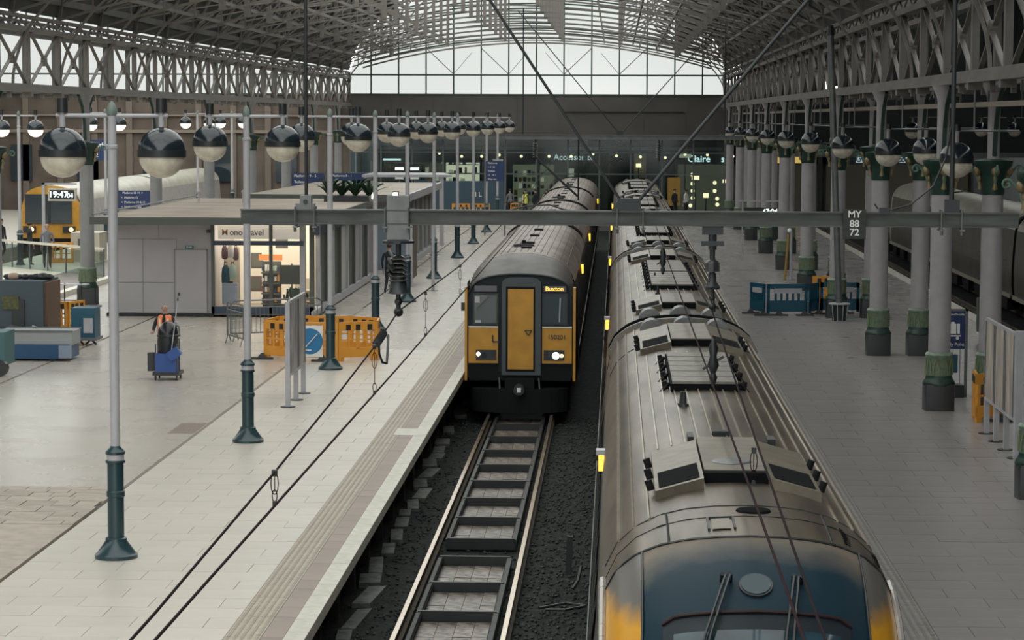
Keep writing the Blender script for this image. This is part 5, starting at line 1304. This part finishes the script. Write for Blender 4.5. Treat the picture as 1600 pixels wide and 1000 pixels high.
t = thing('safety_barrier', 'orange barrier edges behind the fourth right column', 'barrier', (6.85, 80, 0)); barrier(6.5,80,7.4,80, orange, parent=t)
t = thing('safety_barrier', 'low orange barrier far away before the blue hoarding', 'barrier', (-8.5, 146, 0)); barrier(-9.9,146,-8.8,146, orange, parent=t); barrier(-8.7,146,-7.6,146, orange, parent=t); barrier(-6.4,147,-5.9,147, orange, parent=t)
t = thing('safety_barrier', 'orange barrier box at the foot of the clock post', 'barrier', (-22.9, 98.6, 0)); barrier(-23.3,98.6,-22.3,98.6, orange, h=1, parent=t); barrier(-23.3,98.6,-23.3,99.4, orange, parent=t)
t = thing('safety_barrier', 'orange barrier stacked beside the blue cart at far left', 'barrier', (-15.2, 66.8, 0)); barrier(-16.1,67.4,-15.3,66.9, orange, parent=t); barrier(-15.3,66.9,-15.0,67.6, orange, parent=t)
# steel crowd barriers
def crowd(x0, y0, x1, y1, label):
    p = Vector((x0,y0,0)); q = Vector((x1,y1,0)); t = thing('crowd_barrier', label, 'barrier', (x0,y0,0), group='steel crowd barriers')
    MB().tube([p+Vector((0,0,.2)), p+Vector((0,0,1.02)), p.lerp(q,.05)+Vector((0,0,1.1)), p.lerp(q,.95)+Vector((0,0,1.1)), q+Vector((0,0,1.02)), q+Vector((0,0,.2)), p+Vector((0,0,.2))], .022, 8).build('frame', steel, t, smooth=True)
    MB().tube([p+Vector((0,0,.9)), q+Vector((0,0,.9))], .014, 6).build('frame', steel, t)
    me = MB().cyl((0,0,.2), (0,0,.9), .008, .008, 5).mesh('bar', steel)
    n = int((q-p).length/.12)
    for i in range(1, n): place(me, 'bar', t, loc=p.lerp(q, i/n)-p)
    for e in (p.lerp(q,.05), p.lerp(q,.95)):
        MB().tube([e+Vector((-.02,-.35,.0)), e+Vector((0,-.1,.2)), e+Vector((0,.1,.2)), e+Vector((.02,.35,0))], .016, 6).build('leg', steel, t)
crowd(-10.6, 66.2, -8.25, 67.6, 'steel crowd barrier in front of the kiosk window'); crowd(-10.65, 65.9, -10.0, 64.6, 'short-looking steel crowd barrier turned end-on left of the second lamp')
# luggage sign
t = thing('information_sign', 'navy sign with white suitcase symbol beside the second right column', 'sign', (7.6, 54, 0))
MB().box(7.08,7.80,53.97,54.03,1.08,1.92).build('panel', sign_n, t); MB().box(7.78,7.84,53.95,54.05,0,1.97).box(7.05,7.1,53.95,54.05,0,1.97).box(7.05,7.84,53.95,54.05,1.92,1.97).build('frame', steel, t)
MB().box(7.42,7.58,53.94,53.97,1.42,1.64).box(7.60,7.66,53.94,53.97,1.42,1.64).box(7.47,7.54,53.94,53.97,1.64,1.68).box(7.36,7.68,53.94,53.97,1.36,1.385).cyl((7.61,53.96,1.32),(7.61,53.94,1.32), .035).build('suitcase_symbol', white, t)
text('Assembly Point', .1, (7.76,53.94,1.18), t, white, ax='RIGHT', ext=.002); text('Manchester Piccadilly', .055, (7.76,53.94,1.85), t, white, ax='RIGHT', ext=.002)
MB().box(7.3,7.62,53.9,54.1,.55,.95).build('leaflet_box', mat('sign teal', (.02,.07,.11), .4), t); MB().box(7.2,7.75,53.8,54.2,0,.28).build('base_box', steel_d, t)
for x in (7.35,7.5,7.68): MB().cyl((x,54,.28),(x,54,1.08), .012).build('wire_upright', white_m, t)
t = thing('leaning_pole', 'yellow-brown pole leaning beside the fifth right column', 'pole', (6.55, 93, 0)); MB().cyl((6.5,93,0),(6.62,93,1.75), .05).build('pole', mat('ochre paint', (.35,.22,.05), .5), t); MB().cyl((6.72,93,0),(6.72,93,1.85), .05).build('pole', white_m, t); MB().sphere((6.66,93,1.9), .09).build('lamp', white, t)
# thin post near lamp row beyond insulator
t = thing('slim_post', 'slim cream post with small foot left of the sixth lamp', 'post', (-6.5, 86, 0)); MB().box(-6.55,-6.45,85.95,86.05,0,2.9).build('post', white_m, t); MB().lathe((-6.5,86,0), [(.2,0),(.2,.015)], 16).build('foot', steel_d, t)
t = thing('display_case', 'narrow upright brown display case by the sixth lamp post', 'display case', (-7.0, 88.5, 0)); MB().box(-7.55,-7.45,88,90.5,.25,2.5).build('panel', mat('case brown', (.12,.09,.06), .5), t); MB().box(-7.6,-7.4,87.9,88.05,0,2.6).build('post', white_m, t); MB().sphere((-7.5,88,2.66), .09).build('lamp', lit, t)
# glass balustrade + white pedestal
t = thing('glass_balustrade', 'glass balustrade with bright handrail at far left', 'balustrade', (-22, 93, .16))
A = Vector((-19.2,90.0,0)); B_ = Vector((-25.0,96.5,0)); n = 6
for i in range(n):
    p = A.lerp(B_, i/n); q = A.lerp(B_, (i+1)/n)
    MB().bar(p+Vector((0,0,.62)), q+Vector((0,0,.62)), .02, .92).build('glass_panel', gl_pan, t); MB().cyl(p+Vector((0,0,.16)), p+Vector((0,0,1.2)), .03).build('upright', steel, t)
MB().bar(A+Vector((0,0,1.2)), B_+Vector((0,0,1.2)), .07, .09).build('handrail', mat('pale handrail', (.75,.72,.6), .3), t)
t = thing('stone_pedestal', 'cream stone pedestal behind the left column', 'pedestal', (-18.9, 101, 0)); MB().lathe((-19.9,101,.16), [(.5,0),(.5,.3),(.3,.4),(.42,.9),(.5,1.0),(.5,1.3),(.6,1.4),(.6,1.5)], 4).build('body', mat('cream stone', (.6,.56,.45), .5), t)
MB().box(-22.6,-21.4,99.5,101,.16,1.35).build('ticket_kiosk', mat('cream booth', (.5,.46,.38), .5)); tag(bpy.data.objects['ticket_kiosk'], 'cream low booth behind the glass balustrade', 'booth'); MB().box(-22.3,-21.9,99.46,99.5,.7,1.1).build('hatch', kfr, bpy.data.objects['ticket_kiosk'])

# left-edge stall and carts
t = thing('market_stall', 'dark blue draped stall at the far-left edge', 'stall', (-15.7, 65, 0))
MB().box(-16.6,-15.35,64.2,66.0,.5,1.75).build('drape', mat('stall blue', (.055,.08,.10), .6), t); MB().box(-16.2,-15.85,64.15,64.2,.55,1.25).build('panel', black, t); MB().box(-16.45,-16.0,64.14,64.2,1.0,1.35).build('poster', mat('poster olive', (.11,.12,.04), .6, noise=.5, nscale=12), t)
MB().box(-16.6,-15.2,63.6,64.2,.35,.5).build('counter', black, t); MB().box(-15.35,-15.25,64.3,65.8,.0,1.7).build('side_post', mat('stall brown', (.12,.07,.04), .5), t)
for i in range(8): o = MB().sphere((0,0,0), random.uniform(.09,.16), 1.3,1,.7).build('bundle', random.choice((black, mat('bundle pale', (.35,.25,.18), .6), cloth_d))); o.location = (-16.5+.16*i, 65, 1.82); tag(o, 'small bundle on top of the blue stall, %s from its left end' % ORD[i].replace('nearest','first'), 'bundle', 'bundles on the stall')
t = thing('luggage_trolley', 'dark trolley with tilted pale tray beside the blue stall', 'trolley', (-15.3, 63, 0)); MB().bar((-15.9,63,.65),(-15.0,63.4,.42), .5, .05).build('tray', black, t); MB().bar((-15.35,62.95,.66),(-15.0,63.05,.52), .2, .03).build('paper', white_m, t); MB().box(-15.9,-15.0,62.8,63.4,.0,.3).build('frame', soot, t)
t = thing('flatbed_cart', 'blue and grey box cart at the left edge', 'cart', (-14.9, 60.5, 0))
MB().box(-15.6,-13.7,60.3,61.3,.40,.75).build('upper_bin', mat('cart grey', (.30,.32,.33), .5), t); MB().box(-15.6,-13.75,60.25,61.35,.06,.42).build('lower_bin', mat('cart deep blue', (.015,.07,.16), .4), t)
MB().box(-14.02,-13.7,60.22,60.3,.08,.4).build('end_panel', mat('cart pale blue', (.22,.27,.36), .5), t)
MB().box(-15.62,-13.68,60.28,60.34,.73,.78).box(-15.62,-13.68,61.26,61.32,.73,.78).build('rim', steel, t)
for x in (-15.2,-14.2): MB().cyl((x,60.3,.1),(x,60.4,.1), .1).build('wheel', black, t)
t = thing('tug_cart', 'teal cart corner at the left frame edge', 'cart', (-14.8, 57, 0)); MB().box(-15.5,-14.48,56.6,57.6,.25,1.05).build('body', mat('teal cart', (.05,.13,.14), .5), t); MB().cyl((-14.6,56.55,.2),(-14.6,56.75,.2), .2).build('wheel', black, t)
t = thing('litter_bin', 'blue box bin with white notice at far left', 'bin', (-14.1, 64.8, 0)); MB().box(-14.65,-14.0,64.4,65.1,.22,1.02).build('body', blue, t); MB().box(-14.3,-14.05,64.36,64.4,.35,.75).build('notice', white_m, t); MB().box(-14.7,-13.95,64.35,65.15,.14,.22).build('tray', steel, t)
for (x,y) in ((-14.5,64.6),(-14.15,64.6)): MB().bar((x-.15,y,0.02),(x,y,.16), .05).bar((x+.15,y,.02),(x,y,.16), .05).build('leg', black, t)
t = thing('wire_rack', 'thin wire display rack behind the orange barrier at far left', 'rack', (-16, 70, 0)); k = MB()
for x in (-16.6,-16.1,-15.6): k.cyl((x,70,0),(x,70,1.3), .02); 
for z in (.4,.8,1.25): k.cyl((-16.7,70,z),(-15.4,70,z), .015)
k.build('frame', steel_d, t); MB().box(-16.7,-15.4,69.8,70.2,1.25,1.28).build('top', white_m, t)
t = thing('bicycle_stand', 'curved steel hoops beside the white kiosk wall', 'cycle stand', (-15.9, 73.2, 0))
for i in range(2): MB().tube([(-16.1+.15*i,73,.0),(-16.1+.15*i,73,.3),(-16.0+.15*i,73,.4),(-15.8+.15*i,73,.4)], .03, 8).build('hoop', steel, t)

# ------------------------------------------------------------------ people
def skin_body(name, joints, edges, parent, mats, classify):
    me = bpy.data.meshes.new(name); me.from_pydata([j[0] for j in joints], edges, [])
    o = bpy.data.objects.new('tmp', me); COL.objects.link(o)
    m = o.modifiers.new('s', 'SKIN'); m.use_smooth_shade = True
    sv = me.skin_vertices[0].data
    for i, j in enumerate(joints):
        r_ = j[1] if isinstance(j[1], tuple) else (j[1], j[1]); sv[i].radius = r_; sv[i].use_root = (i == 0)
    sb = o.modifiers.new('b', 'SUBSURF'); sb.levels = 1; sb.render_levels = 1
    dg = bpy.context.evaluated_depsgraph_get(); me2 = bpy.data.meshes.new_from_object(o.evaluated_get(dg)); bpy.data.objects.remove(o)
    me2.materials.clear()
    for mm in mats: me2.materials.append(mm)
    for p in me2.polygons: p.use_smooth = True; p.material_index = classify(p.center)
    ob = bpy.data.objects.new(name, me2); COL.objects.link(ob); ob.parent = parent
    return ob
def person(loc, rz, label, top=cloth_d, trou=cloth_d, vest=None, pose='stand', hairm=hair, scale=1.0, group=None, bald=False):
    t = thing('person', label, 'person', loc, rz, group)
    # faces -y locally
    H = 1.72
    J = [((0,0,.93),(.15,.11)),          #0 pelvis
         ((0,0,1.12),(.14,.10)),         #1 waist
         ((0,0,1.33),(.17,.11)),         #2 chest
         ((0,0,1.46),(.07,.065)),        #3 neck base
         ((0,-.015,1.54),(.055,.055)),   #4 neck
         ((0,-.03,1.62),(.075,.09)),     #5 head mid
         ((0,-.02,1.69),(.065,.08))]     #6 crown
    E_ = [(0,1),(1,2),(2,3),(3,4),(4,5),(5,6)]
    for s in (-1, 1):
        b = len(J)
        st = .0 if pose != 'walk' else s*.16
        J += [((s*.10,0,.86),.095), ((s*.11,-st*.5-.02,.48),.062), ((s*.11,st if pose == 'walk' else 0,.09),.04), ((s*.12,(st if pose == 'walk' else 0)-.13,.035),.035)]
        E_ += [(0,b),(b,b+1),(b+1,b+2),(b+2,b+3)]
        a = len(J)
        if pose == 'push': A_ = [((s*.20,0,1.38),.055), ((s*.27,-.06,1.12),.043), ((s*.22,-.30,1.05),.032), ((s*.21,-.38,1.06),.026)]
        else: A_ = [((s*.20,0,1.38),.055), ((s*.25,.02,1.10),.043), ((s*.25,-.06,.86),.032), ((s*.245,-.08,.78),.026)]
        J += A_; E_ += [(2,a),(a,a+1),(a+1,a+2),(a+2,a+3)]
    def cl(c):
        if c.z > 1.485: return 2
        if c.z < .07: return 3
        if abs(c.x) > .19 and ((pose == 'push' and c.y < -.24) or (pose != 'push' and c.z < .86)): return 2
        if c.z < .93: return 1
        return 0
    ob = skin_body('body', J, E_, t, [top, trou, skin, black], cl)
    hx = (0,-.03,1.63)
    k = MB()
    for s in (-1, 1): k.sphere((s*.078,-.02,1.62), .02, .5,1,1.4, 6, 5)
    k.cyl((0,-.115,1.65),(0,-.14,1.605), .008, .016, 6)
    k.build('ears_and_nose', skin, t, smooth=True, local=True)
    for ex in (-.027, .027): MB().box(ex-.009,ex+.009,-.118,-.108,1.64,1.652).build('eye', black, t, local=True)
    MB().box(-.025,.025,-.113,-.105,1.565,1.573).build('mouth', mat('lips', (.25,.10,.09), .6), t, local=True)
    if not bald:
        k = MB(); k.sphere((0,.0,1.675), .092, 1,1.1,.85, 12, 8); k.build('hair', hairm, t, smooth=True, local=True)
    for s in (-1, 1):      # hands: palm plus five fingers
        hy, hz = ((-.40, 1.06) if pose == 'push' else (-.085, .745)); hxs = s*(.21 if pose == 'push' else .245)
        k = MB(); k.sphere((hxs,hy,hz), .035, .6,1,1.1, 8, 6)
        for f in range(4):
            ln = (.055,.065,.06,.045)[f]; o_ = (f-1.5)*.016
            if pose == 'push': k.tube([(hxs+o_,hy-.02,hz+.02),(hxs+o_,hy-.045,hz+.015),(hxs+o_,hy-.05,hz-ln*.5)], .008, 5)
            else: k.tube([(hxs,hy+o_,hz-.025),(hxs,hy+o_,hz-.025-ln*.6),(hxs-s*.01,hy+o_-.005,hz-.025-ln)], .008, 5)
        k.tube([(hxs-s*.02,hy-.015,hz+.01),(hxs-s*.035,hy-.035,hz-.015)], .009, 5)
        k.build('hand', skin, t, smooth=True, local=True)
    if vest:
        k = MB(); rows = []
        for z, w, d in ((.88,.19,.145),(1.0,.185,.14),(1.15,.18,.135),(1.3,.20,.14),(1.4,.19,.12),(1.46,.12,.09)):
            rows.append([(w*math.cos(a), d*math.sin(a), z) for a in [R(-78+336*i/24) for i in range(25)]])
        k.grid(rows); k.build('vest', vest, t, smooth=True, local=True)
        k = MB()
        for s in (-1, 1): k.box(s*.10-.02, s*.10+.02, -.15, -.13, .9, 1.38)
        k.build('reflective_stripe', mat('reflective', (.85,.75,.65), .3), t, local=True)
    t.scale = (scale,)*3
    return t
person((-10.72, 57.1, 0), R(-4), 'bald cleaner in orange hi-vis vest leaning on the cleaning cart', vest=hivis, pose='push', bald=True)
t = thing('cleaning_cart', 'black-bagged cleaning cart with blue bucket pushed by the cleaner', 'cart', (-10.5, 56.35, 0))
MB().box(-10.82,-10.20,55.98,56.62,.12,.2).build('base_tray', black, t)
for (x,y) in ((-10.76,56.05),(-10.26,56.05),(-10.76,56.55),(-10.26,56.55)): MB().cyl((x-.015,y,.06),(x+.015,y,.06), .06).build('wheel', black, t, smooth=True)
for s, x in ((-1,-10.77),(1,-10.27)):
    MB().tube([(x,56.45,.18),(x,56.45,.95)], .018, 8).build('frame_tube', steel, t); MB().tube([(x,56.12,.18),(x,56.12,.85)], .018, 8).build('frame_tube', steel, t)
MB().lathe((-10.52,56.38,0), [(.2,.45),(.23,.6),(.24,1.0),(.245,1.08),(.22,1.2),(.12,1.33),(.02,1.36)], 16).build('refuse_bag', mat('bin bag', (.012,.016,.02), .25), t, smooth=True)
MB().lathe((-10.52,56.38,0), [(.255,1.0),(.27,1.01),(.27,1.05),(.255,1.06)], 16).build('bag_ring', black, t)
MB().tube([(-10.77,56.55,1.0),(-10.72,56.68,1.22),(-10.52,56.7,1.32),(-10.32,56.68,1.22),(-10.27,56.55,1.0)], .02, 8).build('push_handle', steel, t)
MB().poly_z([(-10.76,56.0),(-10.28,56.0),(-10.26,56.3),(-10.78,56.3)], .2, .62).build('blue_bucket', cartblue, t)
MB().bar((-10.44,56.02,.55),(-10.20,56.05,.72), .3, .22).build('blue_dustpan', cartblue, t)
MB().cyl((-10.38,56.05,.7),(-10.27,56.3,1.85), .013).build('broom_handle', white_m, t); MB().cyl((-10.27,56.3,1.85),(-10.266,56.31,1.93), .018).build('broom_grip', black, t)
MB().box(-10.98,-10.84,56.2,56.5,.2,.62).build('side_box', black, t)
person((-7.95, 84.7, 0), R(170), 'person in dark coat walking away beside the white kiosk', pose='walk')
person((-22.5, 94.9, .16), R(20), 'light-haired person in grey top behind the glass balustrade', top=cloth_g, hairm=mat('fair hair', (.35,.25,.15), .6))
person((-25.4, 99, .16), R(60), 'dark-haired person at the far-left frame edge', pose='walk', scale=1.02)
person((-23.6, 96.6, .16), R(120), 'person in dark clothes looking away behind the balustrade', top=cloth_d)
person((-16.3, 90, 0), R(200), 'person in dark clothes half hidden by the left kiosk corner')
far = [(-5.6,150,'person in yellow hi-vis vest at the platform end', hivis_y, cloth_d), (-5.0,151,'person in black standing right of the yellow vest', None, cloth_d), (-4.3,150.5,'person in pale top at the platform end', None, mat('pale top', (.5,.48,.46), .7)),
       (4.4,152,'person in white shirt before the right-hand shop', None, mat('white shirt', (.6,.6,.6), .7)), (3.7,153,'person in dark jacket before the yellow shop panel', None, cloth_d), (-6.6,151,'person in grey coat left of the yellow vest', None, cloth_g), (-3.6,152,'person in dark green coat near the brown train', None, mat('green coat', (.03,.06,.04), .8))]
for i, (x, y, lab, v, tp) in enumerate(far): person((x, y, 0), R(random.uniform(-60,60)+180*(i % 2)), lab, top=tp, vest=v)
t = thing('yellow_panel', 'tall ochre advertising panel before the right-hand shop', 'panel', (4.0, 155, 0)); MB().box(3.3,4.1,155,155.1,.6,2.4).build('panel', mat('ochre panel', (.35,.2,.03), .5), t); MB().box(3.65,3.75,155,155.08,0,.6).build('foot', steel_d, t)
t = thing('buffer_stop', 'dark buffer stop beyond the brown-roofed train', 'buffer stop', (C1, 140, -1.18)); MB().box(C1-1.2,C1+1.2,140,140.4,-.3,.2).build('beam', soot, t); MB().bar((C1-.75,140.4,-.1),(C1-.75,142,-1.15), .12).bar((C1+.75,140.4,-.1),(C1+.75,142,-1.15), .12).build('strut', soot, t)
o = MB().tube([(-.62,37.0,-1.1),(-.55,37.1,-1.0),(-.5,37.3,-.8)], .03, 6).build('cable', black); tag(o, 'bent black cable end between the two tracks', 'cable')
o = MB().bar((-.72,38.6,-1.18),(-.70,38.6,-.55), .1, .06).build('marker_post', black); tag(o, 'short black marker post in the ballast between the trains', 'post')
o = MB().tube([(-1.1,35.6,-1.12),(-.7,35.9,-1.1),(-.4,35.7,-1.1),(-.7,35.4,-1.1),(-1.0,35.5,-1.12)], .02, 6).build('hose', black); tag(o, 'loop of black hose lying on the ballast', 'hose')
